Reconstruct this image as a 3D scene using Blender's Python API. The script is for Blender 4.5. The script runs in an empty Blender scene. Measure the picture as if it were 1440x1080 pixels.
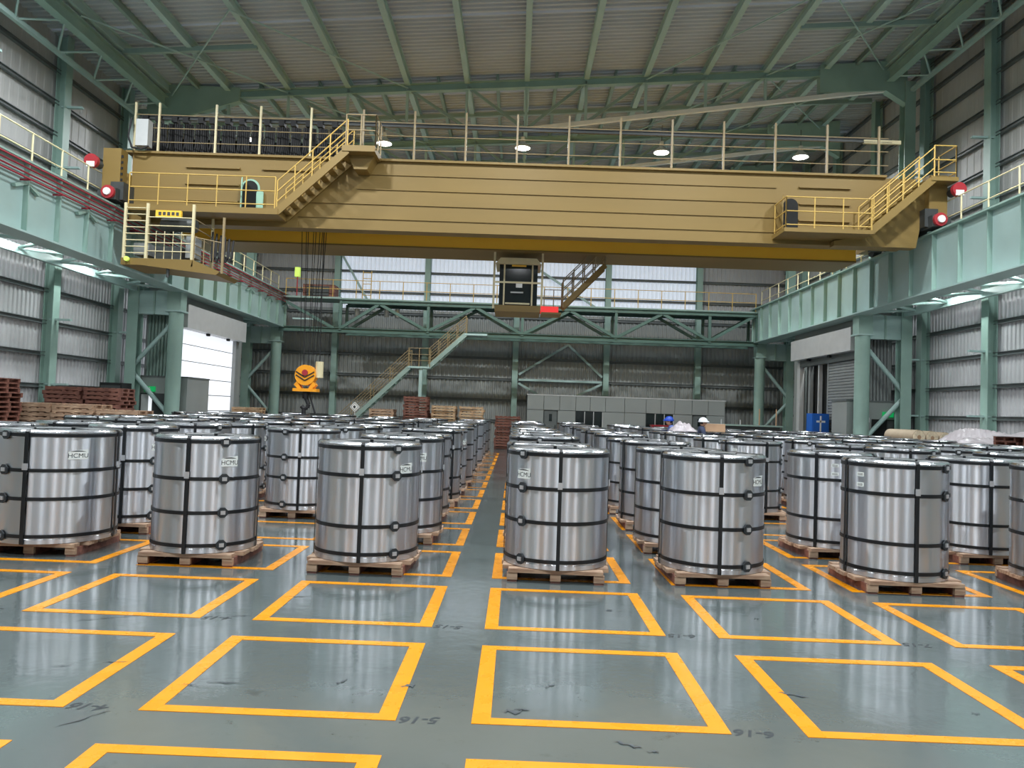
import bpy, math, random
from mathutils import Vector, Matrix
random.seed(7)
S = bpy.context.scene
C = S.collection
PI = math.pi

# ---------------------------------------------------------------- camera, world, exposure
EYE, FPX = 1.76, 1066.0
YAW, PITCH, ROLL = -0.0060, 0.0363, 0.0350
def make_camera():
    cam = bpy.data.cameras.new('camera'); o = bpy.data.objects.new('camera', cam); C.objects.link(o)
    cam.sensor_width = 36.0; cam.lens = 36.0 * FPX / 1440.0
    cam.clip_start = 0.05; cam.clip_end = 300
    R = Vector((math.cos(YAW), -math.sin(YAW), 0)); F = Vector((math.sin(YAW), math.cos(YAW), 0)); U = Vector((0, 0, 1))
    F2 = F * math.cos(PITCH) + U * math.sin(PITCH); U2 = U * math.cos(PITCH) - F * math.sin(PITCH)
    Rc = R * math.cos(ROLL) + U2 * math.sin(ROLL); Uc = U2 * math.cos(ROLL) - R * math.sin(ROLL)
    m = Matrix((Rc, Uc, -F2)).transposed().to_4x4(); m.translation = Vector((0, 0, EYE))
    o.matrix_world = m
    S.camera = o
make_camera()
w = bpy.data.worlds.new('world'); S.world = w; w.use_nodes = True
w.node_tree.nodes['Background'].inputs[0].default_value = (0.75, 0.85, 1.0, 1)
w.node_tree.nodes['Background'].inputs[1].default_value = 1.0
S.view_settings.view_transform = 'Standard'
S.view_settings.look = 'None'
S.view_settings.gamma = 1.0
S.view_settings.use_curve_mapping = False
S.view_settings.exposure = 0.0
LAMP_POWER = 560.0
LAMP_SPREAD = 3.0
TUBE_POWER = 75.0
LAMP_COLOUR = (0.95, 0.995, 1.03)

# ---------------------------------------------------------------- materials
def lin(c):
    return tuple((x / 255 / 12.92) if x <= 10 else ((x / 255 + 0.055) / 1.055) ** 2.4 for x in c[:3]) + (1.0,)

MATS = {}
def mat(name, col, rough=0.5, metal=0.0, var=0.12, scale=3.0, bump=0.0, bscale=40.0, col2=None, spec=0.5, stretch=(1, 1, 1),
        aniso=0.0, emit=None, estr=0.0, rvar=0.0):
    m = bpy.data.materials.new(name); m.use_nodes = True
    nt = m.node_tree; N = nt.nodes; L = nt.links
    b = N['Principled BSDF']
    b.inputs['Roughness'].default_value = rough
    b.inputs['Metallic'].default_value = metal
    b.inputs['Specular IOR Level'].default_value = spec
    tc = N.new('ShaderNodeTexCoord'); mp = N.new('ShaderNodeMapping'); mp.inputs['Scale'].default_value = stretch
    L.new(tc.outputs['Object'], mp.inputs['Vector'])
    nz = N.new('ShaderNodeTexNoise'); nz.inputs['Scale'].default_value = scale; nz.inputs['Detail'].default_value = 5
    L.new(mp.outputs['Vector'], nz.inputs['Vector'])
    c = lin(col)
    rp = N.new('ShaderNodeValToRGB')
    c2 = lin(col2) if col2 else tuple(x * (1 - var) for x in c[:3]) + (1,)
    c1 = c if col2 else tuple(min(1, x * (1 + var)) for x in c[:3]) + (1,)
    rp.color_ramp.elements[0].position = 0.3; rp.color_ramp.elements[0].color = c2
    rp.color_ramp.elements[1].position = 0.7; rp.color_ramp.elements[1].color = c1
    L.new(nz.outputs['Fac'], rp.inputs['Fac']); L.new(rp.outputs['Color'], b.inputs['Base Color'])
    if rvar:
        mr = N.new('ShaderNodeMapRange'); mr.inputs['To Min'].default_value = max(0, rough - rvar); mr.inputs['To Max'].default_value = rough + rvar
        L.new(nz.outputs['Fac'], mr.inputs['Value']); L.new(mr.outputs['Result'], b.inputs['Roughness'])
    if bump:
        n2 = N.new('ShaderNodeTexNoise'); n2.inputs['Scale'].default_value = bscale; n2.inputs['Detail'].default_value = 3
        L.new(mp.outputs['Vector'], n2.inputs['Vector'])
        bp = N.new('ShaderNodeBump'); bp.inputs['Strength'].default_value = bump; bp.inputs['Distance'].default_value = 0.02
        L.new(n2.outputs['Fac'], bp.inputs['Height']); L.new(bp.outputs['Normal'], b.inputs['Normal'])
    if aniso:
        b.inputs['Anisotropic'].default_value = aniso
        tg = N.new('ShaderNodeTangent'); tg.direction_type = 'RADIAL'; tg.axis = 'Z'; b.inputs['Anisotropic Rotation'].default_value = 0.25
        L.new(tg.outputs['Tangent'], b.inputs['Tangent'])
    if emit:
        b.inputs['Emission Color'].default_value = lin(emit); b.inputs['Emission Strength'].default_value = estr
    MATS[name] = m
    return m

GREEN = mat('green_paint', (146, 174, 164), 0.45, var=0.10, scale=1.2, bump=0.05)
GREEN_PALE = mat('pale_green_paint', (164, 190, 186), 0.42, var=0.08, scale=0.8)
GREEN_GREY = mat('grey_green_paint', (138, 160, 152), 0.5, var=0.1, scale=1.0)
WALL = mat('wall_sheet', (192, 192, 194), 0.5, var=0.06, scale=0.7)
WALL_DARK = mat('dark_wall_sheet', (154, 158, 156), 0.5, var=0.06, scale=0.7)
WALL_UP = mat('upper_wall_sheet', (182, 182, 180), 0.55, var=0.06, scale=0.5)
ROOF = mat('roof_sheet', (182, 187, 192), 0.5, var=0.07, scale=0.4)
GIRT = mat('girt_steel', (98, 104, 104), 0.5, var=0.08)
PANEL = mat('partition_panel', (146, 151, 149), 0.5, var=0.04, scale=0.8)
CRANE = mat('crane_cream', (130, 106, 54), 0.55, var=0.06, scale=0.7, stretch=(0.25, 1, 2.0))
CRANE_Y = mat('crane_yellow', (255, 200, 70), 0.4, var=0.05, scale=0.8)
RAILY = mat('rail_yellow', (196, 162, 84), 0.4, var=0.06)
RAILB = mat('rail_tan', (146, 128, 94), 0.5, var=0.08)
CREAM = mat('cream_rail', (216, 204, 164), 0.5, var=0.06)
BLACK = mat('black_rubber', (24, 24, 26), 0.6, var=0.2)
DARK = mat('dark_void', (20, 22, 22), 0.8, var=0.2)
DGREY = mat('dark_grey_steel', (62, 66, 66), 0.5, var=0.15)
MGREY = mat('mid_grey_paint', (138, 142, 142), 0.5, var=0.06)
LGREY = mat('light_grey_paint', (190, 192, 192), 0.45, var=0.05)
WHITE = mat('white_plastic', (232, 232, 230), 0.5, var=0.03)
RED = mat('red_paint', (164, 44, 52), 0.4, var=0.08)
REDBAR = mat('conductor_red', (150, 40, 56), 0.5, var=0.1)
ORANGE = mat('hook_orange', (240, 158, 24), 0.45, var=0.08)
BLUE = mat('cabinet_blue', (28, 98, 190), 0.45, var=0.06)
STEEL = mat('strip_steel', (214, 218, 225), 0.29, 1.0, var=0.07, scale=2.2, bump=0.09, bscale=5.0, stretch=(1, 1, 0.05), aniso=1.0)
STEEL_EDGE = mat('edge_steel', (214, 217, 222), 0.22, 1.0, var=0.05, scale=6, bump=0.25, bscale=26)
STEEL_LID = mat('lid_steel', (196, 198, 202), 0.36, 1.0, var=0.08, scale=3, bump=0.1, bscale=9)
SEAL = mat('seal_metal', (214, 216, 220), 0.35, 0.7, var=0.1)
PAD = mat('edge_pad', (40, 46, 50), 0.5, var=0.1)
STRAP = mat('strap_black', (20, 24, 28), 0.35, var=0.1)
WOOD = mat('pallet_wood', (192, 164, 138), 0.7, var=0.1, scale=4, col2=(142, 110, 88), stretch=(1, 6, 6), bump=0.15)
WOOD_RED = mat('pallet_wood_red', (146, 98, 82), 0.7, scale=3, col2=(88, 52, 46), stretch=(1, 5, 5), bump=0.15)
WOOD_PALE = mat('pallet_wood_pale', (214, 190, 154), 0.7, scale=3, col2=(150, 112, 84), stretch=(1, 5, 5), bump=0.15)
YELLOW = mat('marking_yellow', (224, 143, 4), 0.28, var=0.06, scale=5, rvar=0.08)
INK = mat('marker_ink', (34, 42, 46), 0.6, var=0.2)
SCUFF = mat('scuff_rubber', (58, 66, 70), 0.5, var=0.3, scale=30)
LOGO_BG = mat('logo_white', (226, 232, 230), 0.4, var=0.05)
PLASTIC = mat('plastic_film', (184, 176, 180), 0.3, var=0.08, scale=4, bump=0.5, bscale=9)
PAPER = mat('kraft_roll', (156, 140, 118), 0.6, var=0.1, scale=3)
PAPER_END = mat('roll_end', (226, 208, 180), 0.6, var=0.2, scale=12)
CARD = mat('cardboard', (176, 142, 112), 0.7, var=0.1)
SKIN = mat('skin', (196, 150, 124), 0.5, var=0.04)
OVERALL = mat('work_blue', (92, 110, 168), 0.7, var=0.1, scale=8)
HELMET = mat('helmet_blue', (36, 70, 168), 0.3, var=0.05)
HELMET_W = mat('helmet_white', (226, 228, 232), 0.3, var=0.05)
TROUSER = mat('trouser_dark', (52, 60, 84), 0.8, var=0.1)
HAIR = mat('dark_hair', (24, 22, 22), 0.6)
GLASS = mat('dark_glass', (30, 38, 38), 0.08, var=0.1)
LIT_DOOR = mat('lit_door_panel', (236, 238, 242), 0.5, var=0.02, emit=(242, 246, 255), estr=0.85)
LIT_SHEET = mat('glowing_sheet', (214, 220, 226), 0.5, var=0.04, emit=(222, 232, 250), estr=0.38)
LIT_SLIT = mat('daylight_gap', (240, 242, 244), 0.5, emit=(240, 244, 250), estr=0.8)
EXIT_G = mat('exit_green', (20, 150, 80), 0.4, emit=(30, 200, 110), estr=0.4)
LAMP_E = mat('lamp_glow', (255, 255, 250), 0.5, emit=(255, 255, 246), estr=30.0)
REDLAMP = mat('red_lamp', (220, 40, 40), 0.4, emit=(255, 50, 50), estr=0.6)
GREENLAMP = mat('green_lamp', (200, 220, 110), 0.4, emit=(200, 240, 90), estr=0.5)
HATCH_G = mat('hatch_green', (150, 190, 168), 0.5, var=0.05)

TRUSS_G = mat('dark_green_paint', (80, 108, 99), 0.5, var=0.1, scale=1.0)
def floor_material():
    m = bpy.data.materials.new('epoxy_floor'); m.use_nodes = True
    nt = m.node_tree; N = nt.nodes; L = nt.links; b = N['Principled BSDF']
    tc = N.new('ShaderNodeTexCoord')
    n1 = N.new('ShaderNodeTexNoise'); n1.inputs['Scale'].default_value = 0.6; n1.inputs['Detail'].default_value = 6
    L.new(tc.outputs['Object'], n1.inputs['Vector'])
    rp = N.new('ShaderNodeValToRGB')
    rp.color_ramp.elements[0].position = 0.3; rp.color_ramp.elements[0].color = lin((86, 95, 95))
    rp.color_ramp.elements[1].position = 0.7; rp.color_ramp.elements[1].color = lin((98, 107, 107))
    L.new(n1.outputs['Fac'], rp.inputs['Fac'])
    n2 = N.new('ShaderNodeTexNoise'); n2.inputs['Scale'].default_value = 3.1; n2.inputs['Detail'].default_value = 8; n2.inputs['Roughness'].default_value = 0.7
    L.new(tc.outputs['Object'], n2.inputs['Vector'])
    r2 = N.new('ShaderNodeValToRGB')
    r2.color_ramp.elements[0].position = 0.27; r2.color_ramp.elements[0].color = (0.55, 0.55, 0.55, 1)
    r2.color_ramp.elements[1].position = 0.40; r2.color_ramp.elements[1].color = (1, 1, 1, 1)
    L.new(n2.outputs['Fac'], r2.inputs['Fac'])
    mx = N.new('ShaderNodeMix'); mx.data_type = 'RGBA'; mx.blend_type = 'MULTIPLY'; mx.inputs[0].default_value = 1.0
    L.new(rp.outputs['Color'], mx.inputs[6]); L.new(r2.outputs['Color'], mx.inputs[7]); L.new(mx.outputs[2], b.inputs['Base Color'])
    mr = N.new('ShaderNodeMapRange'); mr.inputs['To Min'].default_value = 0.05; mr.inputs['To Max'].default_value = 0.18
    n3 = N.new('ShaderNodeTexNoise'); n3.inputs['Scale'].default_value = 1.7; n3.inputs['Detail'].default_value = 7
    L.new(tc.outputs['Object'], n3.inputs['Vector'])
    L.new(n3.outputs['Fac'], mr.inputs['Value']); L.new(mr.outputs['Result'], b.inputs['Roughness'])
    n4 = N.new('ShaderNodeTexNoise'); n4.inputs['Scale'].default_value = 9; n4.inputs['Detail'].default_value = 3
    L.new(tc.outputs['Object'], n4.inputs['Vector'])
    bp = N.new('ShaderNodeBump'); bp.inputs['Strength'].default_value = 0.09; bp.inputs['Distance'].default_value = 0.02
    L.new(n4.outputs['Fac'], bp.inputs['Height']); L.new(bp.outputs['Normal'], b.inputs['Normal'])
    b.inputs['Specular IOR Level'].default_value = 0.6
    b.inputs['Coat Weight'].default_value = 0.6; b.inputs['Coat Roughness'].default_value = 0.13
    return m
FLOOR = floor_material()

# ---------------------------------------------------------------- mesh builder
def wloc(o):
    p = Vector((0, 0, 0))
    while o:
        p += o.location; o = o.parent
    return p

class MB:
    def __init__(s):
        s.v = []; s.f = []; s.sm = []
    def add(s, vs, fs, smooth=False):
        n = len(s.v); s.v += [tuple(v) for v in vs]
        for f in fs:
            s.f.append(tuple(i + n for i in f)); s.sm.append(smooth)
        return s
    def box(s, x0, x1, y0, y1, z0, z1):
        if x0 > x1: x0, x1 = x1, x0
        if y0 > y1: y0, y1 = y1, y0
        if z0 > z1: z0, z1 = z1, z0
        return s.add([(x0, y0, z0), (x1, y0, z0), (x1, y1, z0), (x0, y1, z0), (x0, y0, z1), (x1, y0, z1), (x1, y1, z1), (x0, y1, z1)],
                     [(0, 3, 2, 1), (4, 5, 6, 7), (0, 1, 5, 4), (1, 2, 6, 5), (2, 3, 7, 6), (3, 0, 4, 7)])
    def frame(s, p0, p1):
        p0 = Vector(p0); p1 = Vector(p1); d = (p1 - p0).normalized()
        up = Vector((0, 0, 1)) if abs(d.z) < 0.95 else Vector((0, 1, 0))
        a = d.cross(up).normalized(); b = a.cross(d).normalized()
        return p0, p1, a, b
    def bar(s, p0, p1, w, h, side=None):
        p0, p1, a, b = s.frame(p0, p1)
        if side is not None:
            d = (p1 - p0).normalized(); a = Vector(side).normalized(); b = a.cross(d).normalized()
        vs = []
        for p in (p0, p1):
            for sa, sb in ((-1, -1), (1, -1), (1, 1), (-1, 1)):
                vs.append(p + a * (sa * w / 2) + b * (sb * h / 2))
        return s.add(vs, [(3, 2, 1, 0), (4, 5, 6, 7), (0, 1, 5, 4), (1, 2, 6, 5), (2, 3, 7, 6), (3, 0, 4, 7)])
    def hbeam(s, p0, p1, w, h, t=0.03, side=None):
        p0, p1, a, b = s.frame(p0, p1)
        if side is not None:
            d = (p1 - p0).normalized(); a = Vector(side).normalized(); b = a.cross(d).normalized()
        off = b * (h / 2 - t / 2)
        s.bar(p0 + off, p1 + off, w, t, a); s.bar(p0 - off, p1 - off, w, t, a); s.bar(p0, p1, t, h - 2 * t, a)
        return s
    def tube(s, p0, p1, r, n=8, r1=None, caps=True):
        p0, p1, a, b = s.frame(p0, p1); r1 = r if r1 is None else r1
        vs = []
        for p, rr in ((p0, r), (p1, r1)):
            for i in range(n):
                t = 2 * PI * i / n; vs.append(p + (a * math.cos(t) + b * math.sin(t)) * rr)
        s.add(vs, [(i, (i + 1) % n, n + (i + 1) % n, n + i) for i in range(n)], True)
        if caps:
            s.add(vs, [tuple(range(n - 1, -1, -1)), tuple(range(n, 2 * n))])
        return s
    def path(s, pts, r, n=6):
        for q0, q1 in zip(pts[:-1], pts[1:]):
            s.tube(q0, q1, r, n)
        return s
    def lathe(s, prof, n=48, cx=0, cy=0):
        for (r0, z0), (r1, z1) in zip(prof[:-1], prof[1:]):
            vs = []
            for r, z in ((r0, z0), (r1, z1)):
                for i in range(n):
                    t = 2 * PI * i / n; vs.append((cx + r * math.cos(t), cy + r * math.sin(t), z))
            s.add(vs, [(i, (i + 1) % n, n + (i + 1) % n, n + i) for i in range(n)], True)
        return s
    def prism(s, poly, axis, a0, a1):
        """polygon in the plane normal to axis ('x': (y,z), 'y': (x,z), 'z': (x,y)), extruded from a0 to a1"""
        def P(u, v, a):
            return {'x': (a, u, v), 'y': (u, a, v), 'z': (u, v, a)}[axis]
        n = len(poly)
        vs = [P(u, v, a0) for u, v in poly] + [P(u, v, a1) for u, v in poly]
        return s.add(vs, [tuple(range(n - 1, -1, -1)), tuple(range(n, 2 * n))] + [(i, (i + 1) % n, n + (i + 1) % n, n + i) for i in range(n)])
    def corr(s, o, du, lu, dv, lv, nrm, pitch=0.2, depth=0.035, slope=None):
        """trapezoidal sheet: ribs run along dv, repeat along du, stand out along nrm"""
        o = Vector(o); du = Vector(du); dv = Vector(dv); nrm = Vector(nrm)
        us = []; k = 0
        while k * pitch < lu:
            for q, hgt in ((0, 0), (0.45, 0), (0.55, 1), (0.9, 1)):
                u = (k + q) * pitch
                if u < lu: us.append((u, hgt * depth))
            k += 1
        us.append((lu, us[-1][1]))
        vs = []
        for u, hh in us:
            p = o + du * u + nrm * hh; vs += [p, p + dv * lv]
        return s.add(vs, [(2 * i, 2 * i + 2, 2 * i + 3, 2 * i + 1) for i in range(len(us) - 1)])
    def mesh(s, name, m, off=(0, 0, 0)):
        me = bpy.data.meshes.new(name); ox, oy, oz = off
        me.from_pydata([(x - ox, y - oy, z - oz) for x, y, z in s.v], [], s.f)
        me.polygons.foreach_set('use_smooth', s.sm)
        me.materials.append(m); me.update()
        return me
    def build(s, name, m, parent=None, origin=None):
        if parent is not None:
            off = wloc(parent)
            o = bpy.data.objects.new(name, s.mesh(name, m, off)); o.parent = parent
        else:
            off = Vector(origin or (0, 0, 0))
            o = bpy.data.objects.new(name, s.mesh(name, m, off)); o.location = off
        C.objects.link(o)
        return o

def B(name, m, parent, *b):
    mb = MB()
    mb.box(*b)
    return mb.build(name, m, parent)

def tag(o, label=None, cat=None, group=None, kind=None):
    if label: o['label'] = label
    if cat: o['category'] = cat
    if group: o['group'] = group
    if kind: o['kind'] = kind
    return o

def thing(name, label, cat, loc=(0, 0, 0), group=None, kind=None):
    o = bpy.data.objects.new(name, None); C.objects.link(o); o.location = loc; o.empty_display_size = 0.2
    return tag(o, label, cat, group, kind)

def copy_tree(o, parent=None):
    c = o.copy(); C.objects.link(c)
    if parent is not None: c.parent = parent
    for ch in o.children: copy_tree(ch, c)
    return c

def text_mesh(body, size, bold=0.0):
    cu = bpy.data.curves.new('txt', 'FONT'); cu.body = body; cu.size = size; cu.offset = bold; cu.align_x = 'CENTER'; cu.align_y = 'CENTER'
    ob = bpy.data.objects.new('txt', cu); C.objects.link(ob)
    dg = bpy.context.evaluated_depsgraph_get(); dg.update()
    me = bpy.data.meshes.new_from_object(ob.evaluated_get(dg))
    vs = [tuple(v.co) for v in me.vertices]; fs = [tuple(p.vertices) for p in me.polygons]
    bpy.data.objects.remove(ob); bpy.data.curves.remove(cu); bpy.data.meshes.remove(me)
    return vs, fs

ORD = ['zeroth', 'first', 'second', 'third', 'fourth', 'fifth', 'sixth', 'seventh', 'eighth', 'ninth', 'tenth', 'eleventh', 'twelfth',
       'thirteenth', 'fourteenth', 'fifteenth', 'sixteenth', 'seventeenth', 'eighteenth']

def railing(parent, pts, h, m, spacing=1.2, rails=(1.0, 0.55), r=0.02, pr=0.025, name='railing', ends=True):
    """rails along the polyline pts (one mesh) with its posts as sub-parts"""
    mb = MB()
    for k in rails:
        mb.path([(x, y, z + h * k) for x, y, z in pts], r, 6)
    ro = mb.build(name, m, parent)
    for (x0, y0, z0), (x1, y1, z1) in zip(pts[:-1], pts[1:]):
        L = math.dist((x0, y0, z0), (x1, y1, z1)); n = max(1, round(L / spacing))
        for i in range(n + 1):
            t = i / n; x, y, z = x0 + (x1 - x0) * t, y0 + (y1 - y0) * t, z0 + (z1 - z0) * t
            MB().tube((x, y, z), (x, y, z + h), pr, 6).build('post', m, ro)
    return ro

def stairs(parent, p0, p1, width, m, mrail, n=9, wdir=(0, 1, 0), rh=0.95, str_h=0.22, rails=True, name='stair'):
    """flight from p0 to p1 (near side), going width along wdir"""
    p0 = Vector(p0); p1 = Vector(p1); wd = Vector(wdir) * width
    mb = MB()
    for o in (Vector((0, 0, 0)), wd):
        mb.bar(p0 + o, p1 + o, 0.05, str_h, wdir)
    st = mb.build(name, m, parent)
    run = p1 - p0
    for i in range(n):
        a = p0 + run * ((i + 0.5) / n)
        MB().bar(a + Vector((0, 0, 0.03)), a + wd + Vector((0, 0, 0.03)), 0.22, 0.03).build('tread', m, st)
    if rails:
        for o in (Vector((0, 0, 0)), wd):
            mb = MB()
            for k in (1.0, 0.66, 0.33):
                mb.tube(p0 + o + Vector((0, 0, rh * k)), p1 + o + Vector((0, 0, rh * k)), 0.02, 6)
            for i in range(5):
                a = p0 + o + run * (i / 4)
                mb.tube(a, a + Vector((0, 0, rh)), 0.022, 6)
            mb.build('stair_rail', mrail, st)
    return st

# ================================================================ THE SETTING
XW, YF, YB = 15.5, -12.0, 43.9
def roofz(x): return 14.75 + 0.07 * x

# ---- floor with its painted bays
fl = MB().add([(-XW - 0.3, YF - 0.3, 0), (XW + 0.3, YF - 0.3, 0), (XW + 0.3, YB + 0.3, 0), (-XW - 0.3, YB + 0.3, 0)], [(0, 1, 2, 3)]).build('floor', FLOOR)
tag(fl, kind='structure')
GX0, GY0, GPX, GPY, GBX, GBY, GSK = -0.1887, 4.3204, 1.8848, 1.8571, 1.4582, 1.4237, -0.0076
def bay_centre(c, r):
    x = GX0 + c * GPX + GBX / 2; y = GY0 + r * GPY + GBY / 2
    return x, y + GSK * x
def bay_mesh():
    mb = MB(); a, b = GBX / 2, GBY / 2; tx, ty = 0.108, 0.088; z0, z1 = 0.0005, 0.0035
    sk = lambda p: (p[0], p[1] + GSK * p[0])
    O = [sk(p) for p in ((-a, -b), (a, -b), (a, b), (-a, b))]; I = [sk(p) for p in ((-a + tx, -b + ty), (a - tx, -b + ty), (a - tx, b - ty), (-a + tx, b - ty))]
    vs = [(x, y, z1) for x, y in O] + [(x, y, z1) for x, y in I] + [(x, y, z0) for x, y in O] + [(x, y, z0) for x, y in I]
    fs = []
    for i in range(4):
        j = (i + 1) % 4
        fs += [(i, j, 4 + j, 4 + i), (8 + i, 8 + j, j, i), (4 + i, 4 + j, 12 + j, 12 + i)]
    mb.add(vs, fs)
    return mb.mesh('bay_marking', YELLOW)
BAY = bay_mesh()
for r in range(-2, 15):
    for c in range(-6, 7):
        if r < 0 and abs(c + 0.5) > 3: continue
        o = bpy.data.objects.new('bay_marking', BAY); C.objects.link(o); o.parent = fl
        x, y = bay_centre(c, r); o.location = (x, y, 0)
def ink(body, x, y, size, rot=PI):
    vs, fs = text_mesh(body, size, 0.0025); mb = MB(); ca, sa = math.cos(rot), math.sin(rot)
    mb.add([(x + (vx + 0.22 * vy) * ca - vy * sa, y + (vx + 0.22 * vy) * sa + vy * ca, 0.0012) for vx, vy, _ in vs], fs)
    mb.build('handwritten_number', INK, fl)
for r in (0, 1):
    for c in (-3, -2, -1, 0, 1, 2):
        x, y = bay_centre(c, r)
        ink('%d-%d' % (c + 6, 16 - r), x + GBX / 2 + 0.13, y - GBY / 2 + 0.02, 0.125, PI + random.uniform(-0.12, 0.12))
def scuff(x, y, l, wd, ang):
    mb = MB(); n = 9; ca, sa = math.cos(ang), math.sin(ang); top = []; bot = []
    for i in range(n):
        t = i / (n - 1) - 0.5; ww = wd * (0.25 + random.random()) * (1 - abs(2 * t) ** 3); yy = random.uniform(-wd, wd) * 0.5
        for lst, q in ((top, yy + ww / 2), (bot, yy - ww / 2)):
            lst.append((x + t * l * ca - q * sa, y + t * l * sa + q * ca, 0.0045))
    mb.add(top + bot, [(n + i, n + i + 1, i + 1, i) for i in range(n - 1)])
    mb.build('scuff_mark', SCUFF, fl)
for a in ((0.05, 4.52, .14, .05, .2), (0.10, 4.55, .10, .03, -.3), (0.28, 4.95, .1, .02, .8), (-1.75, 4.8, .28, .018, .05), (-1.95, 4.74, .12, .012, -.1),
          (-0.62, 4.86, .1, .04, .3), (-2.9, 5.0, .16, .02, .3), (-2.6, 5.1, .2, .015, .1), (0.66, 4.12, .16, .03, -.5), (0.78, 4.05, .07, .02, 0), (1.85, 4.95, .2, .03, -.4),
          (-3.2, 6.1, .5, .014, .5), (2.9, 4.75, .06, .02, 0), (-2.3, 4.2, .3, .02, 1.0), (0.9, 6.9, .08, .03, .2), (-1.9, 7.0, .2, .02, .3), (-2.2, 6.3, .18, .016, .2),
          (-4.2, 6.0, .4, .012, .6), (2.2, 6.8, .05, .03, 0), (-1.05, 4.9, .12, .03, 1.2)):
    scuff(*a)

# ---- side walls: ribbed sheets between posts, girts
def side_wall(s, nm):
    root = thing(nm, None, None, kind='structure')
    X = s * XW; top = roofz(X)
    ys = [28.5 + 4.0 * k for k in range(-10, 4)] + [YB]; ys[0] = YF
    for y0, y1 in zip(ys[:-1], ys[1:]):
        MB().corr((X, y0, 0), (0, 1, 0), y1 - y0, (0, 0, 1), 7.5, (-s, 0, 0), 0.2, 0.045).build('sheet_panel', WALL, root)
        MB().corr((X, y0, 7.5), (0, 1, 0), y1 - y0, (0, 0, 1), top - 7.5, (-s, 0, 0), 0.4, 0.015).build('upper_panel', WALL_UP, root)
    for y in ys[1:-1]:
        MB().hbeam((X - s * 0.28, y, 0), (X - s * 0.28, y, top - 0.1), 0.36, 0.32, 0.03, (0, 1, 0)).build('post', GREEN, root)
    z = 1.05
    while z < top - 0.3:
        MB().hbeam((X - s * 0.11, YF, z), (X - s * 0.11, YB, z), 0.13, 0.13, 0.02, (1, 0, 0)).build('girt', GIRT, root)
        z += 1.03
    MB().box(X - s * 0.05, X - s * 0.09, YF, YB, 0, 1.0).build('dado', MGREY, root)
    # short horizontal brackets on the posts
    for y in (20.5, 24.5, 28.5):
        for z in (2.1, 4.2, 6.4, 9.2, 11.2):
            MB().box(X - s * 0.25, X - s * 0.95, y - 0.06, y + 0.06, z, z + 0.06).build('bracket', GREEN_PALE, root)
    return root
wl = side_wall(-1, 'wall_left'); wr = side_wall(1, 'wall_right')

# ---- back wall
wb = thing('wall_back', None, None, kind='structure')
cols = [-XW, -10.55, -5.33, -0.12, 5.11, 10.36, XW]
for x0, x1 in zip(cols[:-1], cols[1:]):
    mid = (x0 + x1) / 2
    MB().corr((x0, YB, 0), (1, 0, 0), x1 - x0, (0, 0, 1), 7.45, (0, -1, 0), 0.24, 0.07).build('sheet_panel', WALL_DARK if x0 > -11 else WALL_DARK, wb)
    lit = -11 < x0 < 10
    o = MB().corr((x0, YB, 7.45), (1, 0, 0), x1 - x0, (0, 0, 1), 3.1, (0, -1, 0), 0.24, 0.07).build('glowing_panel' if lit else 'sheet_panel', LIT_SHEET if lit else WALL, wb)  # upper back-wall band: its brightness is put into the sheets as emission
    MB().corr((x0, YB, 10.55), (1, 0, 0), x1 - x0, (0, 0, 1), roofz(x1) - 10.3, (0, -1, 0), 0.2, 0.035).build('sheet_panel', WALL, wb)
for x in cols[1:-1]:
    MB().hbeam((x, YB - 0.3, 0), (x, YB - 0.3, roofz(x) - 0.2), 0.32, 0.4, 0.03, (1, 0, 0)).build('post', GREEN, wb)
z = 1.2
while z < 13.4:
    MB().hbeam((-XW, YB - 0.11, z), (XW, YB - 0.11, z), 0.14, 0.14, 0.02, (0, 1, 0)).build('girt', GIRT, wb)
    z += 1.2
for a, b in (((0.1, YB - .35, 3.9), (2.9, YB - .35, 5.7)), ((0.1, YB - .35, 3.6), (4.9, YB - .35, 3.6)), ((0.1, YB - .35, 3.4), (1.3, YB - .35, 2.75)), ((4.9, YB - .35, 3.5), (3.3, YB - .35, 2.7)),
             ((2.9, YB - .35, 5.7), (4.9, YB - .35, 3.9)), ((0.1, YB - .35, 10.6), (4.9, YB - .35, 7.6)), ((-10.4, YB - .35, 10.6), (-8.6, YB - .35, 7.6))):
    MB().bar(a, b, 0.12, 0.12).build('brace', GREEN_PALE, wb)
# ---- wall behind the camera
wf = thing('wall_front', None, None, kind='structure')
for k in range(6):
    x0 = -XW + k * 2 * XW / 6
    MB().corr((x0, YF, 0), (1, 0, 0), 2 * XW / 6, (0, 0, 1), roofz(x0 + 5) + 0.1, (0, 1, 0), 0.4, 0.035).build('sheet_panel', WALL, wf)
for x in (-10.3, -5.2, 0, 5.2, 10.3):
    MB().hbeam((x, YF + 0.3, 0), (x, YF + 0.3, roofz(x) - 0.2), 0.32, 0.4, 0.03, (1, 0, 0)).build('post', GREEN, wf)

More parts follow.
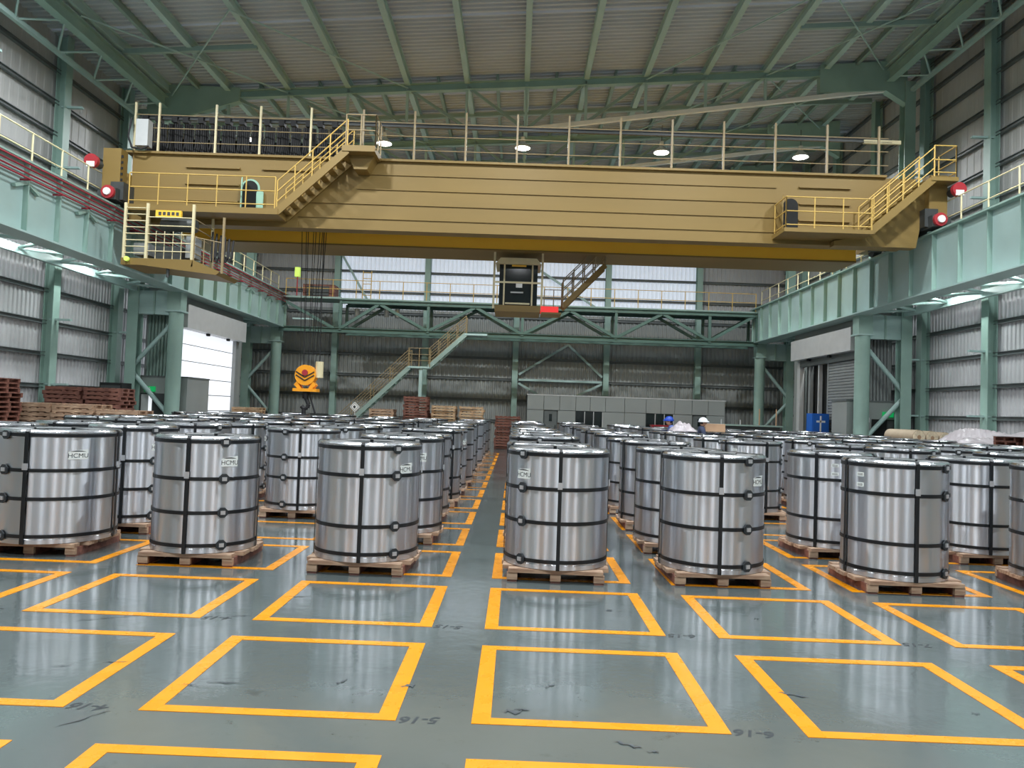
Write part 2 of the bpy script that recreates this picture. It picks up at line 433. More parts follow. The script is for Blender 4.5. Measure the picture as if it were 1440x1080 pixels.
# ---- roof: sheets with ribs across, purlins along the hall
rf = thing('ceiling', None, None, kind='structure')
yy = YF
while yy < YB - 0.1:
    y1 = min(YB + 0.1, yy + 6.0)
    sl = Vector((1, 0, 0.07)); L = 2 * XW + 0.2
    MB().corr((-XW - 0.1, yy, roofz(-XW - 0.1)), (0, 1, 0), y1 - yy, sl, L, (0, 0, -1), 0.25, 0.07).build('roof_sheet', ROOF, rf)
    yy = y1
PUR = 2.27
for k in range(-6, 7):
    x = k * PUR + 0.0
    if abs(x) < XW:
        MB().hbeam((x, YF, roofz(x) - 0.23), (x, YB, roofz(x) - 0.23), 0.2, 0.34, 0.03, (1, 0, 0)).build('purlin', GREEN_PALE, rf)
for k in range(-6, 6):
    x = (k + 0.5) * PUR
    MB().hbeam((x, 28.5 if abs(x) < 10.5 else 16, roofz(x) - 0.17), (x, YB, roofz(x) - 0.17), 0.12, 0.24, 0.025, (1, 0, 0)).build('purlin', GREEN_GREY, rf)
for y in (25.0, 31.5, 37.5):
    for x0, x1 in ((-13.6, -9.1), (9.1, 13.6)) if y < 28 else ((-14.5, 14.5),):
        MB().bar((x0, y, roofz(x0) - 0.42), (x1, y, roofz(x1) - 0.42), 0.14, 0.16).build('strut', GREEN_GREY, rf)
for a, b in (((-13.6, 22.5), (-9.1, 28.5)), ((-9.1, 22.5), (-13.6, 28.5)), ((13.6, 22.5), (9.1, 28.5)), ((9.1, 22.5), (13.6, 28.5)), ((-9.1, 22.5), (-4.5, 28.5)), ((9.1, 22.5), (4.5, 28.5)),
             ((-13.6, 28.5), (-9.1, 34.5)), ((13.6, 28.5), (9.1, 34.5)), ((9.1, 28.5), (13.6, 34.5)), ((4.5, 34.5), (9.1, 28.5)), ((-4.5, 34.5), (-9.1, 28.5))):
    MB().tube((a[0], a[1], roofz(a[0]) - 0.5), (b[0], b[1], roofz(b[0]) - 0.5), 0.03, 6).build('tie_rod', GREEN_PALE, rf)
# eave lattice girders along both sides
for s in (-1, 1):
    xa, xb = s * 13.75, s * 14.55
    za, zb = roofz(xa) - 0.75, roofz(xb) - 1.35
    MB().hbeam((xa, YF, za), (xa, 28.4, za), 0.3, 0.45, 0.03, (1, 0, 0)).build('eave_beam', GREEN, rf)
    MB().bar((xb, YF, zb), (xb, 28.4, zb), 0.14, 0.14).build('eave_chord', GREEN_PALE, rf)
    for k in range(14, 28, 2):
        MB().tube((xa, k, za - 0.15), (xb, k + 1, zb), 0.035, 6).build('eave_lacing', GREEN_PALE, rf)
        MB().tube((xb, k + 1, zb), (xa, k + 2, za - 0.15), 0.035, 6).build('eave_lacing', GREEN_PALE, rf)

# ---- roof trusses across the hall
def roof_truss(y, label):
    t = thing('roof_truss', label, 'roof truss', (0, y, 12.5), 'roof trusses across the hall')
    tc = lambda x: roofz(x) - 0.5
    MB().hbeam((-14.3, y, tc(-14.3)), (14.3, y, tc(14.3)), 0.25, 0.3, 0.03, (0, 1, 0)).build('top_chord', GREEN, t)
    bc = lambda x: 12.5 if x < 0 else 12.5 + 2.02 * x / 13.8
    MB().bar((-14.4, y, 12.6), (0, y, 12.5), 0.15, 0.15).build('bottom_chord', WHITE, t)
    MB().bar((0, y, 12.5), (13.9, y, 14.52), 0.15, 0.15).build('bottom_chord', WHITE, t)
    for k in range(-5, 6):
        x = k * PUR
        if tc(x) - bc(x) > 0.3:
            MB().bar((x, y, bc(x)), (x, y, tc(x)), 0.1, 0.1).build('vertical', GREEN_PALE, t)
        x2 = (k + 1) * PUR if k < 0 else (k - 1) * PUR
        if k != 0 and tc(x) - bc(x) > 0.5:
            MB().bar((x, y, tc(x)), (x2, y, bc(x2)), 0.1, 0.1).build('diagonal', GREEN_GREY, t)
    # haunch plates at both knees
    MB().prism([(-14.4, 13.75), (-14.4, 12.35), (-13.6, 12.3), (-10.9, 13.2), (-10.9, 13.7)], 'y', y - 0.16, y + 0.16).build('haunch_plate', GREEN, t)
    MB().prism([(14.4, 15.6), (14.4, 13.9), (13.6, 14.4), (11.1, 14.25), (11.1, 15.3)], 'y', y - 0.16, y + 0.16).build('haunch_plate', GREEN, t)
    return t
for y, lb in ((28.5, 'green roof truss directly above the crane with plated knee haunches'), (34.5, 'green roof truss behind the row of hanging lamps'), (40.5, 'green roof truss closest to the back wall'),
              (16.5, 'green roof truss overhead on the near side of the crane')):
    roof_truss(y, lb)

# ---- lattice columns carrying the crane runway
def lattice_column(s, y, label):
    t = thing('lattice_column', label, 'column', (s * 13.6, y, 0), 'lattice columns under the crane runway')
    xi, xo = s * 12.95, s * 14.5
    MB().tube((xi, y, 0), (xi, y, 5.1), 0.27, 20).build('inner_leg', GREEN, t)
    MB().box(xi - 0.26, xi + 0.26, y - 0.26, y + 0.26, 5.1, 5.86).build('column_head', GREEN, t)
    MB().box(xi - 0.31, xi + 0.31, y - 0.31, y + 0.31, 5.06, 5.12).build('collar', GREEN_PALE, t)
    MB().hbeam((xo, y, 0), (xo, y, roofz(xo) - 1.0), 0.4, 0.44, 0.035, (1, 0, 0)).build('outer_leg', GREEN, t)
    MB().box(min(xi, xo), max(xi, xo), y - 0.14, y + 0.14, 4.95, 5.84).build('head_plate', GREEN_PALE, t)
    MB().box((xi + xo) / 2 - 0.03, (xi + xo) / 2 + 0.03, y - 0.2, y + 0.2, 4.95, 5.84).build('stiffener', GREEN, t)
    for (xa, za, xb, zb) in ((xi, 4.8, xo, 3.0), (xo, 2.75, xi, 1.05), (xi, 0.8, xo, 0.0)):
        MB().tube((xa, y, za), (xb, y, zb), 0.085, 10).build('brace', GREEN_PALE, t)
    return t
for s, side in ((-1, 'white sectional door'), (1, 'grey roller shutter')):
    lattice_column(s, 28.5, 'green tubular lattice column on the near side of the ' + side)
    lattice_column(s, 40.5, 'green tubular lattice column beyond the ' + side + ' near the back wall')
    lattice_column(s, 16.5, 'green tubular lattice column closest to the viewer on the %s side wall' % ('pallet' if s < 0 else 'paper roll'))

# ---- runway girders with rail, walkway and railing
def runway(s, label):
    t = thing('runway_girder', label, 'girder', (s * 12.7, 15, 5.86))
    y0, y1, zb, zt = YF + 0.5, 40.7, 5.86, 7.6
    MB().box(s * 12.62, s * 12.66, y0, y1, zb, zt).build('web', GREEN_PALE, t)
    MB().box(s * 12.92, s * 12.96, y0, y1, zb, zt).build('web', GREEN_PALE, t)
    MB().box(s * 12.42, s * 13.12, y0, y1, zt, zt + 0.05).build('top_flange', GREEN, t)
    MB().box(s * 12.42, s * 13.12, y0, y1, zb - 0.05, zb).build('bottom_flange', GREEN_PALE, t)
    MB().hbeam((s * 12.75, y0, zt + 0.12), (s * 12.75, y1, zt + 0.12), 0.1, 0.14, 0.03, (1, 0, 0)).build('crane_rail', DGREY, t)
    y = y0 + 0.7; k = 0
    while y < y1:
        MB().box(s * 12.48, s * 12.62, y - 0.015, y + 0.015, zb, zt).build('stiffener', GREEN, t)
        if s < 0 and k % 2 == 0:
            MB().prism([(y - 0.5, 6.95), (y, 7.15), (y + 0.5, 6.95), (y + 0.46, 6.88), (y, 7.06), (y - 0.46, 6.88)], 'x', -12.6, -12.5).build('cable_bracket', GREEN, t)
        y += 1.35; k += 1
    # walkway grating between girder and wall and its bracing underneath
    MB().box(s * 13.12, s * 14.3, y0, y1, 7.5, 7.58).build('walkway_deck', GREEN_GREY, t)
    y = 4.5
    while y < 40:
        MB().tube((s * 13.0, y, 5.95), (s * 14.4, y + 1.0, 5.95), 0.05, 6).build('surge_brace', GREEN_PALE, t)
        MB().tube((s * 14.4, y + 1.0, 5.95), (s * 13.0, y + 2.0, 5.95), 0.05, 6).build('surge_brace', GREEN_PALE, t)
        y += 2.0
    MB().box(s * 14.36, s * 14.5, y0, y1, 5.8, 6.05).build('surge_chord', GREEN_PALE, t)
    railing(t, [(s * 12.98, 8.0, zt + 0.05), (s * 12.98, 40.5, zt + 0.05)], 1.0, CREAM, 1.3, (1.0, 0.5), 0.02, 0.028)
    return t
gl = runway(-1, 'pale green crane runway girder carrying red conductor bars')
gr = runway(1, 'pale green crane runway girder above the grey roller shutter')
for k, (dx, z) in enumerate(((0.0, 7.52), (-0.06, 7.40), (-0.1, 7.28), (-0.06, 7.16))):
    MB().tube((-12.36 + dx * 0.3, YF + 0.6, z), (-12.36 + dx * 0.3, 40.4, z), 0.022, 6).build('conductor_bar', REDBAR, gl)
y = 12.0
while y < 40:
    B('bar_hanger', REDBAR, gl, -12.62, -12.34, y - 0.02, y + 0.02, 7.12, 7.16); y += 1.35

# ---- door vestibules on both sides between the lattice columns
def vestibule(s, nm):
    t = thing(nm, None, None, kind='structure')
    xi = s * 13.2
    # fins facing the viewer above the low box
    MB().corr((min(s * 13.2, s * 14.3), 29.15, 2.6), (1, 0, 0), 1.1, (0, 0, 1), 3.2, (0, -1, 0), 0.13, 0.09).build('finned_panel', MGREY if s > 0 else GREEN_GREY, t)
    MB().box(s * 13.2, s * 14.4, 29.2, 29.3, 0, 7.4).build('end_panel', PANEL, t)
    MB().box(s * 12.6, s * 14.65, 28.95, 31.0 if s < 0 else 30.3, 0, 2.6).build('low_box', PANEL, t)
    MB().box(s * 12.57, s * 14.65, 28.92, 31.0 if s < 0 else 30.3, 2.6, 2.66).build('box_cap', GIRT, t)
    MB().box(xi, xi + s * 0.1, 29.3, 36.0, 4.6, 7.3).build('side_panel', PANEL, t)
    MB().box(xi, xi + s * 0.1, 35.0, 36.0, 0, 4.6).build('side_panel', PANEL, t)
    MB().box(s * 12.72, xi, 29.0, 35.3, 4.55, 5.45).build('door_hood', LGREY, t)
    MB().box(xi, xi + s * 1.1, 36.0, 36.1, 0, 7.3).build('end_panel', PANEL, t)
    for y in (31.3, 33.5):
        MB().box(s * 12.85, s * 12.95, y, y + 0.2, 4.45, 4.56).build('hood_bolt', DARK, t)
    MB().box(s * 13.0, xi, 34.85, 35.2, 0, 4.6).build('door_jamb', LGREY if s > 0 else MGREY, t)
    return t
vestibule(-1, 'wall_left_vestibule'); vestibule(1, 'wall_right_vestibule')
d1 = thing('door_1', None, None, kind='structure')
for k in range(7):
    z = 0.04 + k * 0.66
    MB().box(-13.16, -13.22, 29.35, 34.85, z, z + 0.62).build('door_panel', LIT_DOOR, d1)
    MB().box(-13.18, -13.24, 29.35, 34.85, z + 0.62, z + 0.66).build('panel_joint', MGREY, d1)
d2 = thing('door_2', None, None, kind='structure')
mb = MB(); z = 0.05
while z < 4.45:
    mb.prism([(z, 13.15), (z + 0.03, 13.11), (z + 0.09, 13.11), (z + 0.12, 13.15)], 'y', 29.35, 31.9); z += 0.12
mb.v = [(q[2] if False else q[2], q[1], q[0]) for q in mb.v]
mb.build('roller_slats', MGREY, d2)['kind'] = 'stuff'
for y, wd in ((31.9, .15), (32.9, .12), (33.9, .2)):
    MB().box(13.1, 13.25, y, y + wd, 0, 4.5).build('guide_rail', LGREY if wd == .12 else MGREY, d2)
MB().box(13.35, 13.4, 31.9, 34.9, 0, 4.5).build('dark_opening', DARK, d2)
MB().box(13.0, 13.2, 29.3, 34.9, 4.25, 4.6).build('shutter_box', GIRT, d2)
# personnel doors under the exit signs
d3 = thing('door_3', None, None, kind='structure')
MB().box(-14.35, -13.35, 28.9, 28.95, 0, 1.98).build('door_frame', DGREY, d3)
MB().box(-14.3, -14.02, 28.86, 28.9, 0, 1.93).build('door_leaf', LGREY, d3)
MB().box(-14.02, -13.9, 28.87, 28.9, 0, 1.93).build('daylight_gap', LIT_SLIT, d3)
d4 = thing('door_4', None, None, kind='structure')
MB().box(13.55, 14.5, 28.9, 28.95, 0, 1.95).build('doorway', DARK, d4)
MB().box(14.1, 14.45, 28.86, 28.9, 0, 1.9).build('door_leaf', DGREY, d4)
for x, lb in ((-14.0, 'green exit sign above the bright half open side door'), (14.15, 'green exit sign above the dark doorway by the paper rolls')):
    t = thing('exit_sign', lb, 'exit sign', (x, 28.9, 2.1), 'exit signs')
    MB().box(x - 0.2, x + 0.2, 28.86, 28.95, 2.04, 2.24).build('sign_panel', EXIT_G, t)
    mb = MB(); y = 28.85
    mb.box(x - 0.02, x + 0.02, y, y + 0.01, 2.18, 2.215).bar((x, y, 2.175), (x - 0.03, y, 2.12), 0.01, 0.025).bar((x - 0.03, y, 2.12), (x + 0.03, y, 2.075), 0.01, 0.018).bar((x - 0.03, y, 2.12), (x - 0.08, y, 2.08), 0.01, 0.018)
    mb.bar((x, y, 2.165), (x + 0.05, y, 2.13), 0.01, 0.015).bar((x, y, 2.165), (x - 0.06, y, 2.15), 0.01, 0.015)
    mb.build('running_figure', WHITE, t)
t = thing('notice_card', 'small white notice beside the dark doorway', 'notice', (13.35, 28.9, 1.9))
MB().box(13.28, 13.45, 28.9, 28.95, 1.82, 2.0).build('card', WHITE, t)

# ---- office partition at the back
of = thing('wall_office', None, None, kind='structure')
OX, OY = 0.63, 42.3
k = 0.0093
zx = [90, 190, 285, 382, 468, 560, 675, 803, 893, 975, 1078, 1175, 1275]
def ox(q): return OX + (q - 90) * k
for a, b in zip(zx[:-1], zx[1:]):
    MB().box(ox(a) + 0.012, ox(b) - 0.012, OY, OY + 0.08, 1.93, 2.72).build('wall_panel', PANEL, of)
for a, b, kd in ((90, 190, 'p'), (190, 275, 'd'), (275, 382, 'p'), (382, 545, 'w'), (545, 675, 'p'), (675, 803, 'p'), (803, 970, 'w'), (970, 1080, 'p'), (1080, 1165, 'd'), (1165, 1275, 'p')):
    x0, x1 = ox(a) + 0.012, ox(b) - 0.012
    if kd == 'p':
        MB().box(x0, x1, OY, OY + 0.08, 0, 1.905).build('wall_panel', PANEL, of)
    elif kd == 'd':
        d = MB().box(x0 + 0.04, x1 - 0.04, OY + 0.04, OY + 0.08, 0, 1.86).build('door_leaf', GIRT, of)
        MB().box(x1 - 0.14, x1 - 0.1, OY, OY + 0.04, 0.9, 1.1).build('handle', DARK, d)
        MB().box(x0 + 0.3, x1 - 0.3, OY + 0.02, OY + 0.04, 1.3, 1.7).build('door_pane', GLASS, d)
    else:
        MB().box(x0, x1, OY, OY + 0.08, 0, 0.75).build('wall_panel', PANEL, of)
        n = 3
        for i in range(n):
            a0 = x0 + (x1 - x0) * i / n
            pn = MB().box(a0 + 0.02, a0 + (x1 - x0) / n - 0.02, OY + 0.04, OY + 0.06, 0.78, 1.9).build('window_pane', GLASS, of)
            MB().box(a0 + (x1 - x0) / n - 0.02, a0 + (x1 - x0) / n + 0.02, OY, OY + 0.08, 0.75, 1.905).build('mullion', LGREY, pn)
MB().box(OX, ox(1275), OY + 0.1, YB - 0.05, 0, 2.7).build('room_core', GIRT, of)
MB().box(OX - 0.03, ox(1275) + 0.03, OY - 0.02, YB - 0.05, 2.72, 2.78).build('cornice', LGREY, of)

# ---- service walkway on a box truss in front of the back wall
t = thing('walkway_truss', 'dark green box truss walkway spanning in front of the back wall', 'walkway', (0, 40.7, 5.7))
for y in (40.0, 41.5):
    MB().hbeam((-9.45, y, 7.28), (12.6, y, 7.28), 0.22, 0.22, 0.03, (0, 1, 0)).build('top_chord', TRUSS_G, t)
    MB().hbeam((-9.45, y, 5.75), (12.6, y, 5.75), 0.22, 0.26, 0.03, (0, 1, 0)).build('bottom_chord', TRUSS_G, t)
    x = -9.8; k = 0
    bn = [-9.45, -4.8, 0.2, 5.15, 10.1, 12.6]; tn = [-7.4, -2.3, 2.7, 7.6]
    for x in bn:
        MB().bar((x, y, 5.75), (x, y, 7.3), 0.14, 0.14).build('vertical', TRUSS_G, t)
    for i, x in enumerate(tn):
        for x2 in (bn[i], bn[i + 1]):
            MB().bar((x, y, 7.2), (x2, y, 5.85), 0.13, 0.15).build('diagonal', TRUSS_G, t)
    MB().bar((12.4, y, 7.2), (10.1, y, 5.85), 0.13, 0.15).build('diagonal', TRUSS_G, t)
MB().box(-9.45, 12.6, 39.9, 41.6, 7.4, 7.46).build('deck', GREEN_GREY, t)
MB().box(-12.6, -9.45, 39.9, 41.6, 7.4, 7.5).build('deck', GREEN_GREY, t)
MB().hbeam((-12.7, 40.0, 5.75), (-9.45, 40.0, 5.75), 0.22, 0.26, 0.03, (0, 1, 0)).build('bottom_chord', TRUSS_G, t)
MB().bar((-12.6, 40.0, 7.3), (-9.8, 40.0, 5.85), 0.13, 0.15).build('diagonal', TRUSS_G, t)
MB().bar((-12.0, 40.05, 6.3), (-10.9, 40.05, 6.3), 0.08, 0.08).build('cross_bar', GREEN_PALE, t)
railing(t, [(-12.4, 39.95, 7.46), (12.5, 39.95, 7.46)], 0.95, RAILY, 1.25, (1.0, 0.5), 0.02, 0.022)
for x, dz in ((-10.3, 0), (-8.7, 0.1), (-8.1, 0.05)):
    MB().tube((x + 1.5, 41.0, 6.55 + dz), (x + 1.5, 41.0, 7.05 + dz), 0.13, 10).build('junction_tank', LGREY, t)
st = thing('ladder_hoop', 'yellow caged ladder standing on the back walkway', 'ladder', (-8.2, 40.2, 7.5))
for dx in (0, 0.45):
    MB().tube((-8.4 + dx, 40.3, 7.46), (-8.4 + dx, 40.3, 9.0), 0.025, 6).build('stile', RAILY, st)
for k in range(5):
    MB().tube((-8.4, 40.3, 7.7 + k * 0.3), (-7.95, 40.3, 7.7 + k * 0.3), 0.02, 6).build('rung', RAILY, st)
# stairs down to the floor
t = thing('access_stair', 'yellow railed steel stair rising along the back wall to the walkway', 'stair', (-8.6, 39.4, 0))
stairs(t, (-9.4, 38.9, 0.05), (-5.55, 38.9, 3.85), 0.8, GREEN_GREY, RAILB, 15)
stairs(t, (-4.55, 38.9, 3.9), (-2.7, 38.9, 5.65), 0.8, GREEN_GREY, RAILB, 7)
MB().box(-5.6, -4.5, 38.85, 39.75, 3.82, 3.92).build('landing', GREEN_PALE, t)
MB().bar((-4.95, 39.0, 0), (-4.95, 39.0, 3.85), 0.16, 0.16).build('landing_post', GREEN_PALE, t)
MB().box(-2.75, -1.6, 38.85, 39.86, 5.6, 5.7).build('top_landing', GREEN_PALE, t)
railing(t, [(-5.6, 38.87, 3.9), (-4.5, 38.87, 3.9)], 0.95, RAILB, 0.5, (1.0, 0.66, 0.33))

# ---- small lamps under the runway walkways, lighting the lower side walls
for s_, sd in ((-1, 'pallet'), (1, 'paper roll')):
    for k, y in enumerate((6.5, 11.5, 16.0, 21.0, 24.6, 33.5)):
        t = thing('walkway_lamp', 'small tube lamp under the runway walkway, %s from the viewer, %s side' % (ORD[k + 1], sd), 'lamp', (s_ * 13.65, y, 6.3), 'tube lamps under the runway walkways')
        MB().box(s_ * 13.58, s_ * 13.72, y - 0.6, y + 0.6, 6.36, 6.42).build('housing', WHITE, t)
        MB().tube((s_ * 13.65, y - 0.57, 6.33), (s_ * 13.65, y + 0.57, 6.33), 0.025, 8).build('tube', LAMP_E, t)
        L_ = bpy.data.lights.new('tube_light', 'AREA'); L_.shape = 'RECTANGLE'; L_.size = 0.12; L_.size_y = 1.15; L_.energy = TUBE_POWER; L_.color = (0.92, 1.0, 1.0)
        lo = bpy.data.objects.new('tube_light', L_); C.objects.link(lo); lo.parent = t; lo.location = (0, 0, -0.02)

# ================================================================ OVERHEAD CRANE
cr = thing('overhead_crane', 'cream and yellow double girder overhead crane spanning the hall', 'crane', (0, 25, 7.2))
def arch(cx, z0, wd, hgt, n=10):
    p = [(cx - wd / 2, z0), (cx + wd / 2, z0)]
    for i in range(n + 1):
        a = PI * i / n; p.append((cx + wd / 2 * math.cos(a), z0 + hgt - wd / 2 + wd / 2 * math.sin(a)))
    return p
# near girder: box with tapered ends
GY = 23.5
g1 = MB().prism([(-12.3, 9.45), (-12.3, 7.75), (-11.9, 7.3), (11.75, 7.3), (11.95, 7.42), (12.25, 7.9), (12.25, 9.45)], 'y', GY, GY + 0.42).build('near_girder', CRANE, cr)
MB().box(-12.5, 11.3, GY - 0.1, GY + 1.5, 9.45, 9.52).build('top_flange', CRANE, g1)
MB().box(-11.9, 11.9, GY - 0.06, GY + 0.46, 7.26, 7.3).build('bottom_flange', CRANE, g1)
for z in (9.02, 8.55, 8.08, 7.62):
    MB().box(-5.2 if z > 8.3 else -7.0, 7.9, GY - 0.035, GY, z, z + 0.035).build('web_rib', CRANE, g1)
for z in (9.05, 8.52, 8.0):
    MB().box(-10.6, -8.9, GY - 0.07, GY, z, z + 0.05).build('web_rib', CRANE, g1)
    MB().box(8.6, 10.2, GY - 0.07, GY, z, z + 0.05).build('web_rib', CRANE, g1)
MB().box(-8.2, -6.6, GY - 0.07, GY, 9.05, 9.1).build('web_rib', CRANE, g1)
MB().box(-12.3, -7.0, GY - 0.06, GY, 7.3, 7.5).build('lower_plate', CRANE, g1)
# stepped bracket under the right hand stair
MB().prism([(10.4, 7.5), (12.25, 9.1), (12.95, 9.1), (12.95, 8.95), (12.3, 8.3), (12.1, 7.2), (9.6, 7.2), (9.6, 7.35)], 'y', GY - 0.35, GY).build('end_gusset', CRANE, g1)
# oval inspection hatches
for cx, open_dir in ((-8.55, -1), (8.35, -1)):
    h = MB().prism(arch(cx, 7.62, 0.46, 1.08), 'y', GY - 0.05, GY - 0.01).build('hatch_opening', DARK, g1)
    mb = MB()
    mb.prism(arch(cx, 7.60, 0.60, 1.16), 'y', GY - 0.015, GY - 0.003).build('hatch_frame', HATCH_G if cx < 0 else CRANE, g1)
for cx, m, ang in ((-8.78, HATCH_G, 1.25), (8.12, CRANE, 1.9)):
    p = arch(0, 7.62, 0.5, 1.1); mb = MB(); ca, sa = math.cos(-ang), math.sin(-ang)
    mb.prism([(u - 0.25, v) for u, v in p], 'y', 0, 0.03)
    mb.v = [(cx - (x * ca - y * sa) * -1 * -1, GY - 0.05 + (x * sa + y * ca) * -1 * (1 if True else 1), z) for x, y, z in mb.v]
    mb.build('hatch_door', m, g1)
MB().prism(arch(-8.22, 7.62, 0.22, 0.78), 'y', GY - 0.09, GY - 0.06).build('hatch_door', HATCH_G, g1)
# far girder
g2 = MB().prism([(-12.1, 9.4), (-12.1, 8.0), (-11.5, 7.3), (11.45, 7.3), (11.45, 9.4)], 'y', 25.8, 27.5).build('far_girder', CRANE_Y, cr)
MB().box(-11.5, 11.45, 25.78, 27.6, 7.25, 7.3).build('bottom_flange', CRANE, g2)
MB().box(-12.1, 11.5, 25.7, 27.6, 9.4, 9.47).build('top_flange', CRANE_Y, g2)
# end carriages with wheels and buffers
for s in (-1, 1):
    e = MB().box(s * 12.3, s * 12.95, 23.3, 27.7, 7.95, 8.75).build('end_carriage', CRANE, cr)
    MB().box(s * 12.35, s * 12.9, 22.9, 23.3, 7.95, 9.4).build('end_plate', CRANE, e)
    for y in (23.2, 24.2, 26.2, 27.2):
        MB().tube((s * 12.62, y, 8.02), (s * 12.88, y, 8.02), 0.26, 18).build('wheel', DGREY, e)
    for y in (23.2, 26.2):
        MB().box(s * 12.2, s * 12.6, y - 0.35, y + 0.35, 7.8, 8.35).build('bogie', DGREY, e)
    bf = MB().tube((s * 13.0, 22.9, 8.85), (s * 13.0, 22.55, 8.85), 0.13, 14).build('buffer', DGREY, e)
    MB().tube((s * 13.0, 22.55, 8.85), (s * 13.0, 22.42, 8.85), 0.21, 16).build('buffer_pad', RED, bf)
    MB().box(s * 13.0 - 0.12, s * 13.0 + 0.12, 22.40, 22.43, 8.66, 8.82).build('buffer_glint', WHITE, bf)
    MB().tube((s * 12.5, 22.5, 7.95), (s * 12.5, 22.9, 7.95), 0.2, 16).build('drive_motor', RED, e)
    MB().tube((s * 12.5, 22.45, 7.95), (s * 12.5, 22.5, 7.95), 0.11, 12).build('motor_cap', WHITE, e)
    MB().prism([(s * 12.3, 8.1), (s * 12.3, 7.75), (s * 12.85, 7.75), (s * 12.85, 8.0)], 'y', 22.6, 23.2).build('rail_sweep', DGREY, e)
for k in range(6):
    B('bolt_row', DARK, cr, -12.33, -12.27, 22.88, 22.9, 8.2 + k * 0.18, 8.28 + k * 0.18)
# walkway rail posts and rails on the near girder
rl = MB()
for z in (9.86, 10.3, 10.72):
    rl.tube((-12.3, 23.55, z), (11.4, 23.55, z), 0.016, 6)
ro = rl.build('guard_rail', RAILB, cr)
x = -11.6
for x in [-12.3, -11.55, -9.75, -8.35, -6.75] + [-5.1 + 1.62 * i for i in range(11)]:
    MB().bar((x, 23.55, 9.5), (x, 23.55, 11.1), 0.06, 0.06).build('post', CREAM if x < -6 else RAILB, ro)
rl = MB()
for z in (9.95, 10.4):
    rl.tube((-12.0, 27.3, z), (11.4, 27.3, z), 0.016, 6)
ro = rl.build('guard_rail', CREAM, cr)
for i in range(20):
    x = -12.0 + i * 23.4 / 19
    MB().bar((x, 27.3, 9.45), (x, 27.3, 10.4), 0.04, 0.04).build('post', RAILB, ro)
# festoon cable track with bundled loops
ft = MB().hbeam((-12.6, 24.4, 10.95), (11.9, 24.4, 10.95), 0.1, 0.12, 0.02, (0, 1, 0)).build('festoon_track', DGREY, cr)
MB().box(11.0, 12.2, 24.35, 24.45, 10.86, 10.98).build('track_end', CREAM, ft)
rnd = random.Random(3)
for i in range(15):
    x = -12.35 + i * 0.44 + rnd.uniform(-.05, .05)
    MB().box(x - 0.09, x + 0.09, 24.28, 24.52, 10.78, 10.98).build('festoon_trolley', BLACK, ft)
    MB().lathe([(0.01, 0), (0.1, 0.02), (0.1, 0.1), (0.01, 0.12)], 12).build('pulley', DGREY, ft).location = Vector((x, 24.25, 10.7)) - wloc(ft)
    mb = MB()
    for c in range(4):
        xx = x + 0.02 + c * 0.055; dp = 1.0 + rnd.uniform(0, 0.22)
        pts = []
        for q in range(9):
            a = PI * q / 8
            pts.append((xx + 0.17 - 0.17 * math.cos(a), 24.4 + 0.03 * c - 0.05, 10.75 - dp * math.sin(a) ** 0.55))
        mb.path(pts, 0.042, 6)
    mb.build('festoon_cable', BLACK, ft)
for k in range(6):
    MB().box(-11.5 + k * 0.98, -10.6 + k * 0.98, 24.55, 24.9, 9.52, 10.32).build('electric_cabinet', DARK, cr)
MB().box(-12.1, -11.72, 23.2, 23.5, 9.62, 10.45).build('control_box', LGREY, cr)
mb = MB(); mb.path([(-12.3, 23.3, 10.5), (-12.35, 23.25, 9.9), (-12.2, 23.2, 9.55), (-11.9, 23.2, 9.5), (-11.7, 23.25, 9.62)], 0.03, 6); mb.build('loose_cable', BLACK, cr)
# left platform, stair and top landing
pf = MB().box(-11.9, -7.35, 22.5, 23.5, 7.42, 7.6).build('side_platform', CRANE, cr)
railing(pf, [(-11.85, 22.52, 7.6), (-7.45, 22.52, 7.6)], 0.95, RAILY, 0.9, (1.0, 0.55, 0.12), 0.018, 0.02)
stairs(cr, (-7.4, 22.55, 7.5), (-5.35, 22.55, 9.45), 0.85, CRANE, RAILY, 9, rails=True)
ld = MB().box(-5.5, -4.5, 22.5, 23.6, 9.42, 9.6).build('stair_landing', CRANE, cr)
MB().prism([(-5.4, 9.42), (-4.6, 9.42), (-4.8, 9.0), (-5.2, 9.0)], 'y', 22.9, 23.5).build('landing_bracket', CRANE, ld)
railing(ld, [(-5.4, 22.55, 9.6), (-4.5, 22.55, 9.6), (-4.5, 23.4, 9.6)], 0.95, RAILB, 0.5, (1.0, 0.5))
# right platform and stair
pf = MB().box(7.8, 10.45, 22.4, 23.5, 7.4, 7.52).build('side_platform', CRANE, cr)
railing(pf, [(7.85, 23.4, 7.5), (7.85, 22.42, 7.5), (10.4, 22.42, 7.5)], 0.95, RAILY, 0.9, (1.0, 0.55, 0.12), 0.018, 0.02)
stairs(cr, (10.4, 22.45, 7.5), (12.25, 22.45, 9.15), 0.85, CRANE, RAILY, 8)
ld = MB().box(12.15, 12.95, 22.4, 23.5, 9.08, 9.2).build('stair_landing', CRANE, cr)
railing(ld, [(12.25, 22.45, 9.2), (12.9, 22.45, 9.2), (12.9, 23.4, 9.2)], 0.95, RAILY, 0.7, (1.0, 0.55, 0.15))
